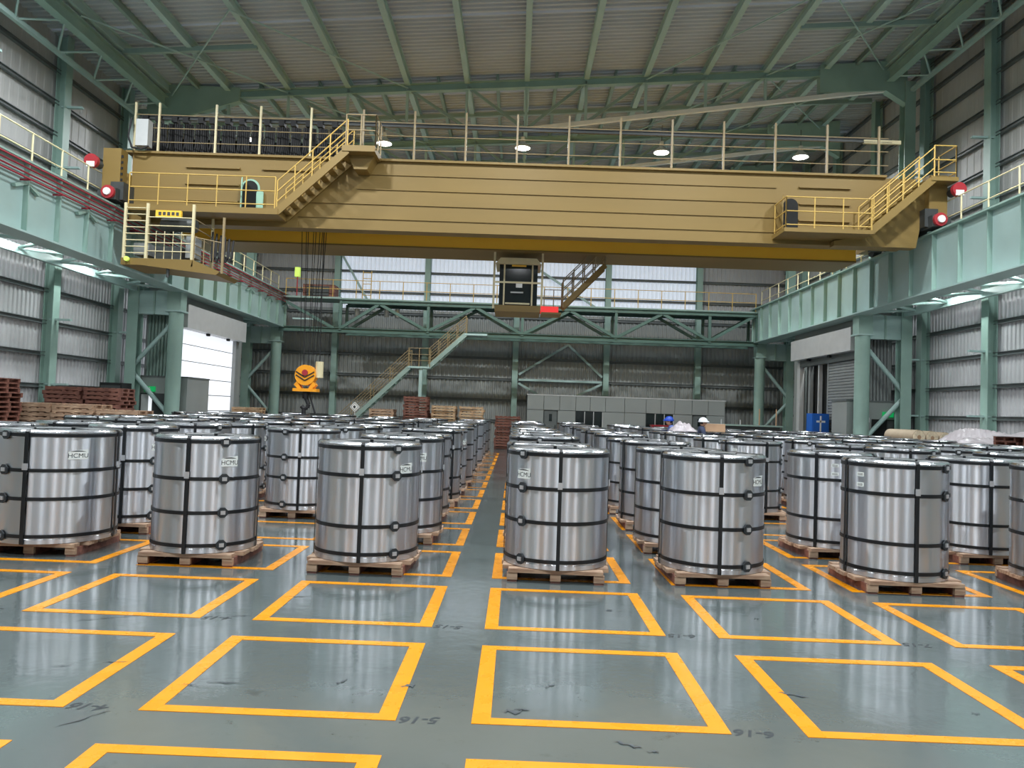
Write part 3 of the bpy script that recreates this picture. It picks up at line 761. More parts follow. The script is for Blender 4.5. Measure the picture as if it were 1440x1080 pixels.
# hanging service cage
cg = MB().box(-11.8, -9.7, 21.9, 23.4, 5.62, 5.82).build('service_cage', CRANE, cr)
MB().prism([(-11.2, 5.62), (-9.0, 5.4), (-8.9, 5.5), (-9.7, 5.82), (-9.75, 5.62)], 'y', 21.9, 23.4).build('cage_floor', CRANE, cg)
for x, y in ((-11.75, 21.95), (-11.1, 21.95), (-9.75, 21.95), (-9.75, 23.35), (-11.75, 23.35)):
    MB().bar((x, y, 5.8), (x, y, 7.45), 0.07, 0.07).build('cage_post', CREAM, cg)
for k in range(8):
    MB().tube((-11.75, 21.95, 5.98 + k * 0.19), (-11.1, 21.95, 5.98 + k * 0.19), 0.016, 6).build('rung', CREAM, cg)
for z in (6.05, 6.3, 6.55, 6.8, 7.05):
    MB().tube((-11.1, 21.95, z), (-9.75, 21.95, z), 0.016, 6).build('cage_rail', CREAM, cg)
    MB().tube((-9.75, 21.95, z), (-9.75, 23.35, z), 0.016, 6).build('cage_rail', RAILB, cg)
for x in (-10.85, -10.6, -10.35, -10.1):
    MB().tube((x, 22.0, 5.82), (x, 22.0, 6.65), 0.012, 6).build('cage_bar', CREAM, cg)
MB().box(-10.1, -9.8, 22.3, 22.7, 5.95, 6.6).build('switch_panel', MGREY, cg)
MB().box(-11.65, -11.2, 22.3, 22.8, 6.0, 6.35).build('tool_box', MGREY, cg)
MB().box(-10.95, -10.2, 22.2, 22.9, 5.85, 6.25).build('drive_unit', DGREY, cg)
MB().tube((-10.9, 22.5, 6.95), (-9.9, 22.5, 6.95), 0.2, 14).build('hoist_drum', DGREY, cg)
MB().box(-10.95, -10.2, 22.1, 22.2, 7.1, 7.3).build('name_plate', CRANE_Y, cg)
for k in range(5):
    MB().box(-10.86 + k * 0.13, -10.78 + k * 0.13, 22.09, 22.1, 7.15 + 0.01 * (k % 2), 7.25).build('plate_mark', DGREY, cg)
MB().tube((-11.6, 21.88, 5.78), (-11.6, 21.8, 5.78), 0.07, 12).build('green_lamp', GREENLAMP, cg)
MB().tube((-10.45, 22.0, 5.6), (-10.45, 22.0, 5.3), 0.05, 8).build('hook_eye', DGREY, cg)
for k in range(5):
    mb = MB(); x = -9.6 + k * 0.13
    mb.path([(x, 23.0, 6.9 - 0.05 * k), (x + 0.03, 22.9, 6.1), (x + 0.07, 22.9, 5.95), (x + 0.12, 22.9, 6.1), (x + 0.13, 23.0, 6.85 - 0.05 * k)], 0.03, 6); mb.build('cable_loop', BLACK, cg)
MB().bar((-8.85, 21.95, 5.45), (-8.85, 21.95, 7.1), 0.06, 0.06).build('cage_post', RAILB, cg)
railing(cg, [(-9.7, 21.97, 5.6), (-8.85, 21.97, 5.45)], 0.9, RAILB, 0.3, (1.0,), 0.016, 0.014)
cg.location += Vector((0.14, 0, 0.03))
# operator cab hanging below the far girder
cb = MB().box(-0.85, 0.72, 26.0, 27.6, 5.2, 5.42).build('operator_cab', CRANE, cr)
MB().box(-0.72, 0.60, 26.12, 27.5, 5.42, 6.95).build('cabin_glass', GLASS, cb)
MB().prism([(-0.86, 6.85), (0.72, 6.85), (0.55, 7.05), (-0.69, 7.05)], 'y', 25.95, 27.6).build('cabin_roof', CREAM, cb)
for x in (-0.9, 0.76):
    MB().bar((x, 26.05, 5.3), (x, 26.05, 7.4), 0.07, 0.07).build('hanger_post', CREAM, cb)
for x in (-0.55, 0.42):
    MB().bar((x, 26.08, 5.42), (x, 26.08, 6.86), 0.055, 0.04).build('window_bar', CREAM, cb)
for z in (6.22,):
    MB().bar((-0.86, 26.06, z), (0.72, 26.06, z), 0.04, 0.06).build('window_bar', CREAM, cb)
MB().box(-0.5, 0.35, 26.05, 26.1, 5.46, 5.52).build('window_bar', CREAM, cb)
MB().box(-0.32, 0.12, 26.04, 26.1, 5.85, 5.9).build('wiper', LGREY, cb)
MB().box(-0.14, 0.08, 26.06, 26.1, 6.05, 6.22).build('white_notice', WHITE, cb)
MB().box(-0.3, 0.2, 26.06, 26.11, 6.78, 6.83).build('roof_trim', CRANE_Y, cb)
MB().box(0.74, 1.35, 26.0, 26.5, 5.22, 5.42).build('warning_lamp', REDLAMP, cb)
MB().box(0.76, 1.45, 26.0, 27.0, 5.16, 5.22).build('cab_step', CRANE, cb)
railing(cb, [(0.85, 26.02, 5.4), (1.5, 26.02, 5.4)], 0.6, RAILB, 0.3, (1.0, 0.5), 0.016, 0.016)
stairs(cr, (1.5, 26.2, 5.45), (2.95, 26.2, 6.95), 0.7, CRANE, RAILB, 7, str_h=0.18)
# trolley between the girders
tr = MB().box(-9.0, -6.0, 24.1, 25.9, 9.5, 9.75).build('trolley', CRANE, cr)
MB().tube((-8.4, 25.0, 10.1), (-6.6, 25.0, 10.1), 0.32, 18).build('rope_drum', DGREY, tr)
MB().box(-6.5, -6.0, 24.6, 25.6, 9.75, 10.3).build('gear_box', CRANE_Y, tr)

# hook block on its ropes
hk = thing('hook_block', 'orange hook block with black chevrons hanging from the crane ropes', 'hook', (-7.2, 26.0, 1.75))
for dx, dy in ((-.42, 0), (-.28, .1), (-.14, -.1), (.0, .1), (.14, -.05), (.26, 0.05), (.38, 0), (.5, .1)):
    MB().tube((-7.2 + dx * 1.0, 26.0 + dy, 9.5), (-7.2 + dx * 0.5, 26.0 + dy, 3.0), 0.011, 5).build('wire_rope', BLACK, hk)
MB().tube((-7.2 - 0.0, 25.82, 2.82), (-7.2, 26.18, 2.82), 0.34, 20).build('sheave_housing', ORANGE, hk)
for s in (-1, 1):
    MB().prism([(-7.2 + s * 0.36, 2.5), (-7.2 + s * 0.22, 2.35), (-7.2 + s * 0.10, 2.35), (-7.2 + s * 0.26, 2.62)], 'y', 25.84, 26.16).build('cheek_plate', ORANGE, hk)
for z in (2.66, 2.77):
    for s in (-1, 1):
        MB().bar((-7.2, 25.81, z - 0.02), (-7.2 + s * 0.3, 25.81, z + 0.16), 0.02, 0.035).build('chevron', BLACK, hk)
MB().box(-7.58, -6.80, 25.78, 26.22, 2.28, 2.38).build('base_plate', ORANGE, hk)
MB().tube((-7.2, 25.80, 2.9), (-7.2, 25.78, 2.9), 0.1, 14).build('axle_cap', RED, hk)
hp = [(-7.2, 26, 2.28), (-7.2, 26, 2.1), (-7.14, 26, 1.98), (-7.09, 26, 1.86), (-7.13, 26, 1.75), (-7.24, 26, 1.72), (-7.32, 26, 1.80)]
mb = MB(); mb.path(hp, 0.07, 10); mb.build('hook', BLACK, hk)
mb = MB().tube((-7.2, 26, 2.05), (-7.2, 26, 2.28), 0.1, 12).build('shank', BLACK, hk)
MB().tube((-7.24, 26, 1.74), (-7.24, 26, 1.54), 0.07, 8).build('sling', BLACK, hk)
MB().tube((-7.1, 26, 2.28), (-6.86, 26, 1.56), 0.03, 8).build('sling', BLACK, hk)
pl = thing('load_limiter', 'pale cylinder hanging on a cord beside the orange hook block', 'cable weight', (-6.78, 26.0, 2.75))
MB().tube((-6.78, 26, 2.75), (-6.78, 26, 3.28), 0.13, 14).build('cylinder', CREAM, pl)
MB().tube((-6.78, 26, 3.28), (-6.85, 26, 9.5), 0.016, 5).build('cord', BLACK, pl)

hk.location += Vector((0.25, -1.0, -0.1)); pl.location += Vector((0.25, -1.0, -0.1))
# ---- hanging lamps (five to a row; the rows nearer to and above the camera too)
def lamp_proto():
    t = thing('hanging_lamp', 'x', 'lamp', (0, 0, 0), 'high bay lamps')
    MB().lathe([(0.03, 0.42), (0.09, 0.40), (0.10, 0.2), (0.14, 0.16), (0.33, -0.04), (0.34, -0.08), (0.31, -0.08)], 24).build('reflector', WHITE, t)
    MB().lathe([(0.001, -0.13), (0.16, -0.12), (0.28, -0.07), (0.30, -0.03), (0.1, 0.0)], 24).build('diffuser', LAMP_E, t)
    MB().tube((0, 0, 0.4), (0, 0, 1.1), 0.015, 6).build('drop_rod', DGREY, t)
    return t
lp = lamp_proto()
LN = ['at the festoon end of', 'second from the festoon end in', 'in the middle of', 'second from the stair end in', 'at the stair end of']
lamps = []
for ry, rn in ((31.75, 'the row beyond the crane'), (18.6, 'the row before the crane'), (7.6, 'the row over the coils'), (-3.4, 'the row behind the viewer')):
    for i in range(5):
        o = copy_tree(lp) if lamps else lp
        lamps.append(o)
        o.location = (-11.85 + i * 5.88, ry, 13.0)
        o['label'] = 'lit high bay lamp ' + LN[i] + ' ' + rn
for o in lamps:
    ld_ = bpy.data.lights.new('lamp_light', 'AREA'); ld_.shape = 'DISK'; ld_.size = 0.5; ld_.energy = LAMP_POWER; ld_.color = LAMP_COLOUR; ld_.spread = LAMP_SPREAD
    lo = bpy.data.objects.new('lamp_light', ld_); C.objects.link(lo); lo.parent = o; lo.location = (0, 0, -0.16)

# ================================================================ STEEL COILS AND PALLETS
CR, CH = 0.555, 1.24
def on_cyl(vs, ang, r, zc):
    out = []
    for x, y, z in vs:
        a = ang + x / r; out.append(((r + z) * math.sin(a), -(r + z) * math.cos(a), zc + y))
    return out
LOGO = text_mesh('HCMU', 0.068)
def coil_proto(h1, h2, clip, mark, full=True):
    """front of the coil is -y; angle 0 = first vertical strap; clip / mark = angle of the buckles / the logo"""
    t = thing('steel_coil', 'x', 'steel coil', (0, 0, 0), 'strapped steel coils on the storage floor')
    n = 64 if full else 32
    MB().lathe([(0.25, 0.0), (CR - 0.01, 0.0), (CR, 0.01), (CR, CH - 0.075)], n).build('coil_body', STEEL, t)
    MB().lathe([(CR, CH - 0.08), (CR + 0.008, CH - 0.075), (CR + 0.008, CH - 0.02), (CR - 0.012, CH), (CR - 0.09, CH)], n).build('edge_ring', STEEL_EDGE, t)
    MB().lathe([(CR - 0.08, CH - 0.004), (0.26, CH - 0.004), (0.26, CH - 0.5)], n if full else 24).build('lid', STEEL_LID, t)
    if full:
        MB().lathe([(CR, 0.002), (CR + 0.005, 0.004), (CR + 0.005, 0.05), (CR, 0.055)], n).build('edge_ring', STEEL, t)
    for z in (CH - 0.055, h1, h2, 0.085):
        r = CR + 0.009
        MB().lathe([(r - 0.006, z - 0.019), (r, z - 0.019), (r, z + 0.019), (r - 0.006, z + 0.019)], n).build('hoop_strap', STRAP, t)
        if full:
            a = clip; o = [(0.058 * math.cos(PI / 8 + k * PI / 4), 0.058 * math.sin(PI / 8 + k * PI / 4)) for k in range(8)]
            if z > CH - 0.1: o = [(x * 0.95, min(y, 0.04)) for x, y in o]
            mb = MB(); vs = [(x, y, 0.0) for x, y in o] + [(x, y, 0.014) for x, y in o]
            mb.add(on_cyl(vs, a, r, z), [tuple(range(8, 16))] + [(k, (k + 1) % 8, 8 + (k + 1) % 8, 8 + k) for k in range(8)])
            pd = mb.build('edge_pad', PAD, t)
            mb = MB(); q = [(-0.024, -0.02), (0.024, -0.02), (0.024, 0.02), (-0.024, 0.02)]
            vs = [(x, y, 0.012) for x, y in q] + [(x, y, 0.024) for x, y in q]
            mb.add(on_cyl(vs, a, r, z), [(4, 5, 6, 7), (0, 1, 5, 4), (1, 2, 6, 5), (2, 3, 7, 6), (3, 0, 4, 7)]).build('seal', SEAL, pd)
    for k in range(4):
        a = k * 1.66 if k < 2 else k * PI / 2 + 0.1
        ca, sa = math.sin(a), -math.cos(a); wx, wy = math.cos(a) * 0.019, math.sin(a) * 0.019
        prof = [(0.262, CH - 0.25), (0.262, CH + 0.004), (CR - 0.005, CH + 0.005), (CR + 0.016, CH - 0.02), (CR + 0.016, 0.02), (CR + 0.012, 0.001)]
        if k > 1 and not full: continue
        mb = MB()
        for off in (0.0, 0.006):
            pass
        vs = []
        for r, z in prof:
            vs += [(r * ca - wx, r * sa - wy, z), (r * ca + wx, r * sa + wy, z)]
        mb.add(vs, [(2 * i, 2 * i + 1, 2 * i + 3, 2 * i + 2) for i in range(len(prof) - 1)])
        vs2 = [(x - ca * 0.005, y - sa * 0.005, z - 0.003) for x, y, z in vs]
        mb.add(vs2, [(2 * i + 2, 2 * i + 3, 2 * i + 1, 2 * i) for i in range(len(prof) - 1)])
        vsx = vs + vs2; m_ = len(vs)
        mb.add(vsx, [(2 * i, 2 * i + 2, m_ + 2 * i + 2, m_ + 2 * i) for i in range(len(prof) - 1)] + [(2 * i + 3, 2 * i + 1, m_ + 2 * i + 1, m_ + 2 * i + 3) for i in range(len(prof) - 1)])
        vsb = mb.build('vertical_strap', STRAP, t)
        if full and k < 2:
            mb = MB(); q = [(-0.024, -0.035), (0.024, -0.035), (0.024, 0.035), (-0.024, 0.035)]
            vs = [(x, y, 0.0) for x, y in q] + [(x, y, 0.014) for x, y in q]
            mb.add(on_cyl(vs, a, CR + 0.014, h1 + 0.04), [(4, 5, 6, 7), (0, 1, 5, 4), (1, 2, 6, 5), (2, 3, 7, 6), (3, 0, 4, 7)]).build('seal', SEAL, vsb)
    if mark is not None and full:
        kind, a = mark
        if kind == 'logo':
            us = [-0.09 + 0.18 * i / 10 for i in range(11)]
            top = [0.035 + 0.03 * (i / 10) ** 0.6 for i in range(11)]
            vsl = [(u, -0.048, 0.002) for u in us] + [(u, v, 0.002) for u, v in zip(us, top)]
            lb = MB().add(on_cyl(vsl, a, CR, CH - 0.27), [(i, i + 1, 12 + i, 11 + i) for i in range(10)]).build('logo_label', LOGO_BG, t)
            vs, fs = LOGO
            MB().add(on_cyl([(x * 0.95, y - 0.008, 0.003) for x, y, _ in vs], a, CR, CH - 0.27), fs).build('lettering', PAD, lb)
            arc = []
            for i in range(9):
                u = -0.07 + 0.14 * i / 8; v = 0.038 + 0.012 * (1 - (u / 0.07) ** 2); arc.append((u, v))
            mb = MB(); vs = [(u, v, 0.003) for u, v in arc] + [(u, v - 0.012 * (1 - (u / 0.075) ** 2), 0.003) for u, v in arc]
            mb.add(on_cyl(vs, a, CR, CH - 0.27), [(9 + i, 10 + i, i + 1, i) for i in range(8)]).build('arc_mark', PAD, lb)
        else:
            for dz in (0.0, 0.11):
                q = [(-0.045, -0.022), (0.045, -0.022), (0.045, 0.022), (-0.045, 0.022)]
                pg = MB().add(on_cyl([(x, y, 0.002) for x, y in q], a, CR, CH - 0.16 - dz), [(0, 1, 2, 3)]).build('paper_tag', LOGO_BG, t)
                mb = MB()
                for j in range(2):
                    mb.add(on_cyl([(-0.035, 0.004 - j * 0.014, 0.003), (0.03, 0.004 - j * 0.014, 0.003), (0.03, 0.009 - j * 0.014, 0.003), (-0.035, 0.009 - j * 0.014, 0.003)], a, CR, CH - 0.16 - dz), [(0, 1, 2, 3)])
                mb.build('printed_line', PAD, pg)
    return t

def pallet_proto(parts=True):
    t = thing('coil_pallet', 'x', 'pallet', (0, 0, 0), 'pallets under the coils')
    bars = [('runner', x, 0, 0.0, 0.095, 0.10, 1.0, True) for x in (-0.45, 0, 0.45)]
    boards = [(-0.46, 0.98, 0.13), (-0.24, 1.12, 0.2), (0.0, 1.16, 0.2), (0.24, 1.12, 0.2), (0.46, 0.98, 0.13)]
    if parts:
        for _, x, y, z0, z1, wx, ly, _b in bars:
            MB().box(x - wx / 2, x + wx / 2, -ly / 2, ly / 2, z0, z1).build('runner', WOOD_RED, t)
            for s in (-1, 1):
                MB().box(x - wx / 2 - 0.005, x + wx / 2 + 0.005, s * (ly / 2 - 0.03), s * (ly / 2 + 0.01), 0.02, z1).build('block', WOOD, t)
        for y, lx, wy in boards:
            MB().box(-lx / 2, lx / 2, y - wy / 2, y + wy / 2, 0.097, 0.136).build('deck_board', WOOD, t)
    else:
        mb = MB()
        for _, x, y, z0, z1, wx, ly, _b in bars: mb.box(x - wx / 2, x + wx / 2, -ly / 2, ly / 2, z0, z1)
        for y, lx, wy in boards: mb.box(-lx / 2, lx / 2, y - wy / 2, y + wy / 2, 0.097, 0.136)
        mb.build('pallet_frame', WOOD, t)
    return t

D2R = PI / 180
PROTO = {'A': coil_proto(0.80, 0.49, -24 * D2R, ('logo', 46 * D2R)), 'B': coil_proto(0.79, 0.43, 38 * D2R, ('logo', 44 * D2R)), 'C': coil_proto(0.90, 0.37, 38 * D2R, ('logo', 52 * D2R)),
         'D': coil_proto(0.83, 0.48, -43 * D2R, ('logo', -43 * D2R)), 'E': coil_proto(0.83, 0.47, 31 * D2R, ('logo', 48 * D2R)), 'F': coil_proto(0.89, 0.38, 40 * D2R, ('tag', -61 * D2R)),
         'far': coil_proto(0.84, 0.45, 0, None, False)}
PAL = {True: pallet_proto(True), False: pallet_proto(False)}
used = set()
def take(d, k):
    if id(d[k]) not in used:
        used.add(id(d[k])); return d[k]
    return copy_tree(d[k])
def col_name(c):
    return '%s column on the %s side of' % (ORD[-c if c < 0 else c + 1], 'stair' if c < 0 else 'shutter')
# front coils: measured places; the rest follow the bays
FRONT = {(-3, 2): ('A', -5.30, 8.86, -30, 1.13), (-2, 2): ('B', -3.46, 8.60, -21, 1.0), (-1, 2): ('C', -1.60, 8.46, -8, 1.0), (0, 2): ('D', 0.49, 8.42, 3, 1.0),
         (1, 2): ('E', 2.22, 8.52, 10, 1.01), (2, 2): ('F', 4.22, 8.46, 24, 0.965), (3, 2): ('E', 6.22, 8.55, -42, 1.0)}
rc = random.Random(11)
MISSING = {(-2, 3), (2, 4)}
order = sorted([(c, r) for r in range(2, 15) for c in range(-6, 7)], key=lambda q: (q[1], abs(q[0])))
coil_tops = {}
for c, r in order:
    if (c, r) in MISSING: continue
    if r < 4 and (c < -4 or c > 4): continue
    if r == 2 and (c, r) not in FRONT: continue
    if c <= -5 and r < 6: continue
    if c == -6 and r < 11: continue
    x, y = bay_centre(c, r)
    dx = {-3: -0.12, -2: -0.1, -1: -0.22, 0: -0.05, 1: -0.18, 2: 0.0, 3: 0.0}.get(c, -0.08)
    x += dx + rc.uniform(-0.05, 0.05); y += -0.25 + rc.uniform(-0.08, 0.08); rot = rc.uniform(-60, 60); sc = rc.uniform(0.97, 1.03); hz = rc.uniform(0.97, 1.02)
    near = r <= 7
    kind = rc.choice('BCEFDB') if near else 'far'
    if (c, r) in FRONT:
        kind, x, y, rot, sc = FRONT[(c, r)]; hz = 1.0
    if (c, r) == (2, 3): kind, rot, x = 'F', 66, x + 0.05
    if (c, r) == (3, 3): kind, rot = 'F', 20
    if (c, r) == (-3, 3): kind, rot = 'B', -12
    if (c, r) == (-2, 4): kind, rot, sc = 'A', -6, 1.0
    if (c, r) == (-1, 3): kind, rot = 'B', -20
    o = take(PROTO, kind); p = take(PAL, near)
    o.location = (x, y, 0.138); o.scale = (sc, sc, hz)
    view = math.atan2(x, y)
    o.rotation_euler = (0, 0, rot * D2R - view)
    p.location = (x, y, 0.0); p.rotation_euler = (0, 0, rc.uniform(-0.06, 0.06) + {('B'): 0.0}.get(kind, 0))
    coil_tops[(c, r)] = (x, y, 0.138 + CH * hz)
    pos = '%s, %s' % ('front row' if r == 2 else ORD[r - 1] + ' row back', col_name(c))
    o['label'] = 'steel coil, ' + pos + ' the aisle'
    p['label'] = 'pallet under the coil, ' + pos + ' aisle'
for (c, r), lb in (((-3, 2), 'wide steel coil cut by the photo edge in the front row'), ((0, 2), 'bright steel coil with buckles and logo together beside the aisle, front row'),
                   ((2, 2), 'front row steel coil with two small paper tags and no logo')):
    for o in list(C.objects):
        if o.get('label', '').startswith('steel coil, front row, ' + col_name(c)): o['label'] = lb
# ================================================================ STACKED PALLETS
def flat_pallet(m, lx, ly):
    mb = MB(); hgt = 0.13
    for y in (-ly / 2 + 0.05, 0, ly / 2 - 0.05): mb.box(-lx / 2, lx / 2, y - 0.045, y + 0.045, 0.022, 0.105)
    for i in range(6):
        x = -lx / 2 + 0.06 + i * (lx - 0.12) / 5; mb.box(x - 0.06, x + 0.06, -ly / 2, ly / 2, 0.105, 0.128)
    for i in range(3):
        x = -lx / 2 + 0.06 + i * (lx - 0.12) / 2; mb.box(x - 0.05, x + 0.05, -ly / 2, ly / 2, 0.0, 0.022)
    return mb.mesh('flat_pallet', m)
FP = {k: flat_pallet(m, 1.15, 1.0) for k, m in (('r', WOOD_RED), ('p', WOOD_PALE), ('w', WOOD))}
rp_ = random.Random(5)
def stack(x, y, n, k, where, rz=0.0, zb=0.0):
    for i in range(n):
        o = bpy.data.objects.new('flat_pallet', FP[k]); C.objects.link(o)
        o.location = (x + rp_.uniform(-.04, .04), y + rp_.uniform(-.04, .04), zb + i * 0.1285); o.rotation_euler = (0, 0, rz + rp_.uniform(-.05, .05))
        tag(o, '%s pallet %s, %s from the floor' % ({'r': 'red-brown', 'p': 'pale', 'w': 'light wooden'}[k], where, ORD[i + 1]), 'pallet', 'stacked spare pallets')
stack(-14.2, 20.3, 17, 'r', 'of the tall stack cut by the photo edge')
for i, (x, n) in enumerate(((-14.25, 16), (-13.0, 16))):
    stack(x, 24.2, n, 'r', 'of the stack beside the side door, %s' % ('wall side' if i == 0 else 'aisle side'), 0.05)
for i, (x, n) in enumerate(((-13.6, 12), (-12.35, 12), (-11.1, 11))):
    stack(x, 21.6, n, 'w', 'in the %s low stack before the side door' % ORD[i + 1])
stack(-11.6, 33.0, 12, 'p', 'of the stack under the lit door')
for x, y, n, k, w in ((-6.4, 36.5, 13, 'w', 'of the stack nearest the access stair'), (-4.75, 36.5, 18, 'r', 'of the tallest stack by the back wall'), (-4.3, 37.8, 12, 'r', 'of the low dark stack by the back wall'),
                (-3.4, 36.5, 15, 'p', 'of the pale stack by the back wall'), (-2.1, 36.5, 15, 'p', 'of the stack next to the pale one')):
    stack(x, y, n, k, w)
stack(-0.35, 35.5, 12, 'r', 'of the dark stack closing the aisle')
stack(14.0, 20.9, 12, 'r', 'of the stack beside the white film'); stack(14.0, 19.6, 12, 'r', 'of the stack closest to the viewer by the film')
# ================================================================ ROLLS, FILM, PEOPLE, SMALL THINGS
stack(13.1, 25.2, 9, 'r', 'under the paper rolls, door end'); stack(14.35, 25.2, 9, 'r', 'under the paper rolls, wall end')
zr = 9 * 0.1285
for i, lb in enumerate(('long brown paper roll nearest the dark doorway', 'second paper roll from the dark doorway', 'third paper roll from the dark doorway', 'paper roll half covered by white film')):
    r = 0.235 - 0.012 * i; x = 13.05 + 0.46 * i; y = 24.6 + 0.06 * i
    t = thing('paper_roll', lb, 'paper roll', (x, y + 0.6, zr), 'wrapped paper rolls')
    d = Vector((0.2, -0.98, 0)).normalized(); b = Vector((x, y, zr + r)); a = b - d * (1.35 - 0.1 * i)
    MB().tube(a, b, r, 24).build('roll_body', PAPER, t)
    MB().tube(b - d * 0.01, b + d * 0.015, r * 0.93, 24).build('roll_end', PAPER_END, t)
    MB().tube(b, b + d * 0.02, r * 0.3, 14).build('core', CARD, t)
def drape(name, label, cx, cy, lx, ly, z0, amp, seed, m):
    rr = random.Random(seed); mb = MB(); n = 22
    ph = [(rr.uniform(1, 5), rr.uniform(1, 5), rr.uniform(0, 6)) for _ in range(6)]
    vs = []
    for top in (1, 0):
        for j in range(n):
            for i in range(n):
                u, v = i / (n - 1) - 0.5, j / (n - 1) - 0.5
                e = max(0, 1 - (2 * abs(u)) ** 4) * max(0, 1 - (2 * abs(v)) ** 4)
                hgt = amp * (0.55 + sum(math.sin(a * u * 5 + b * v * 5 + c) for a, b, c in ph) * 0.16) * e
                vs.append((cx + u * lx, cy + v * ly, z0 + 0.004 + max(hgt, 0.004) * top - 0.003 * (1 - top)))
    fs = []
    for j in range(n - 1):
        for i in range(n - 1):
            k = j * n + i; fs += [(k, k + 1, k + n + 1, k + n), (n * n + k + n, n * n + k + n + 1, n * n + k + 1, n * n + k)]
    rim = [i for i in range(n)] + [j * n + n - 1 for j in range(1, n)] + [(n - 1) * n + i for i in range(n - 2, -1, -1)] + [j * n for j in range(n - 2, 0, -1)]
    for a, b in zip(rim, rim[1:] + rim[:1]): fs.append((b, a, n * n + a, n * n + b))
    mb.add(vs, fs, True)
    o = mb.build(name, m, None, (cx, cy, z0)); return tag(o, label, 'plastic film')
stack(14.3, 22.6, 10, 'r', 'under the heap of white film'); stack(13.05, 22.7, 9, 'r', 'under the edge of the white film')
drape('plastic_film', 'crumpled white plastic film heaped beside the paper rolls', 13.9, 22.5, 2.2, 1.7, 10 * 0.1285 + 0.01, 0.36, 4, PLASTIC)
drape('plastic_film', 'flat white film over the stack closest to the viewer', 14.1, 20.2, 1.6, 2.1, 12 * 0.1285 + 0.01, 0.14, 9, PLASTIC)
# coils the two workers stand by
def top_of(c, r): return coil_tops.get((c, r), (0, 0, 1.38))
x, y, z = top_of(2, 9)
drape('plastic_film', 'white plastic cover bundled on a coil between two workers', x + 0.42, y + 0.1, 0.7, 0.7, z + 0.01, 0.24, 12, PLASTIC)
t = thing('carton', 'brown cardboard carton behind the white plastic cover', 'box', (6.05, 23.4, z + 0.0))
xq, yq, zq = top_of(3, 10)
zq += 0.012; t.location = (xq - 0.15, yq, zq)
MB().box(xq - 0.45, xq + 0.15, yq - 0.2, yq + 0.2, zq, zq + 0.24).build('carton_body', CARD, t)
MB().box(xq - 0.45, xq + 0.15, yq - 0.02, yq + 0.02, zq + 0.24, zq + 0.243).build('tape', LGREY, t)

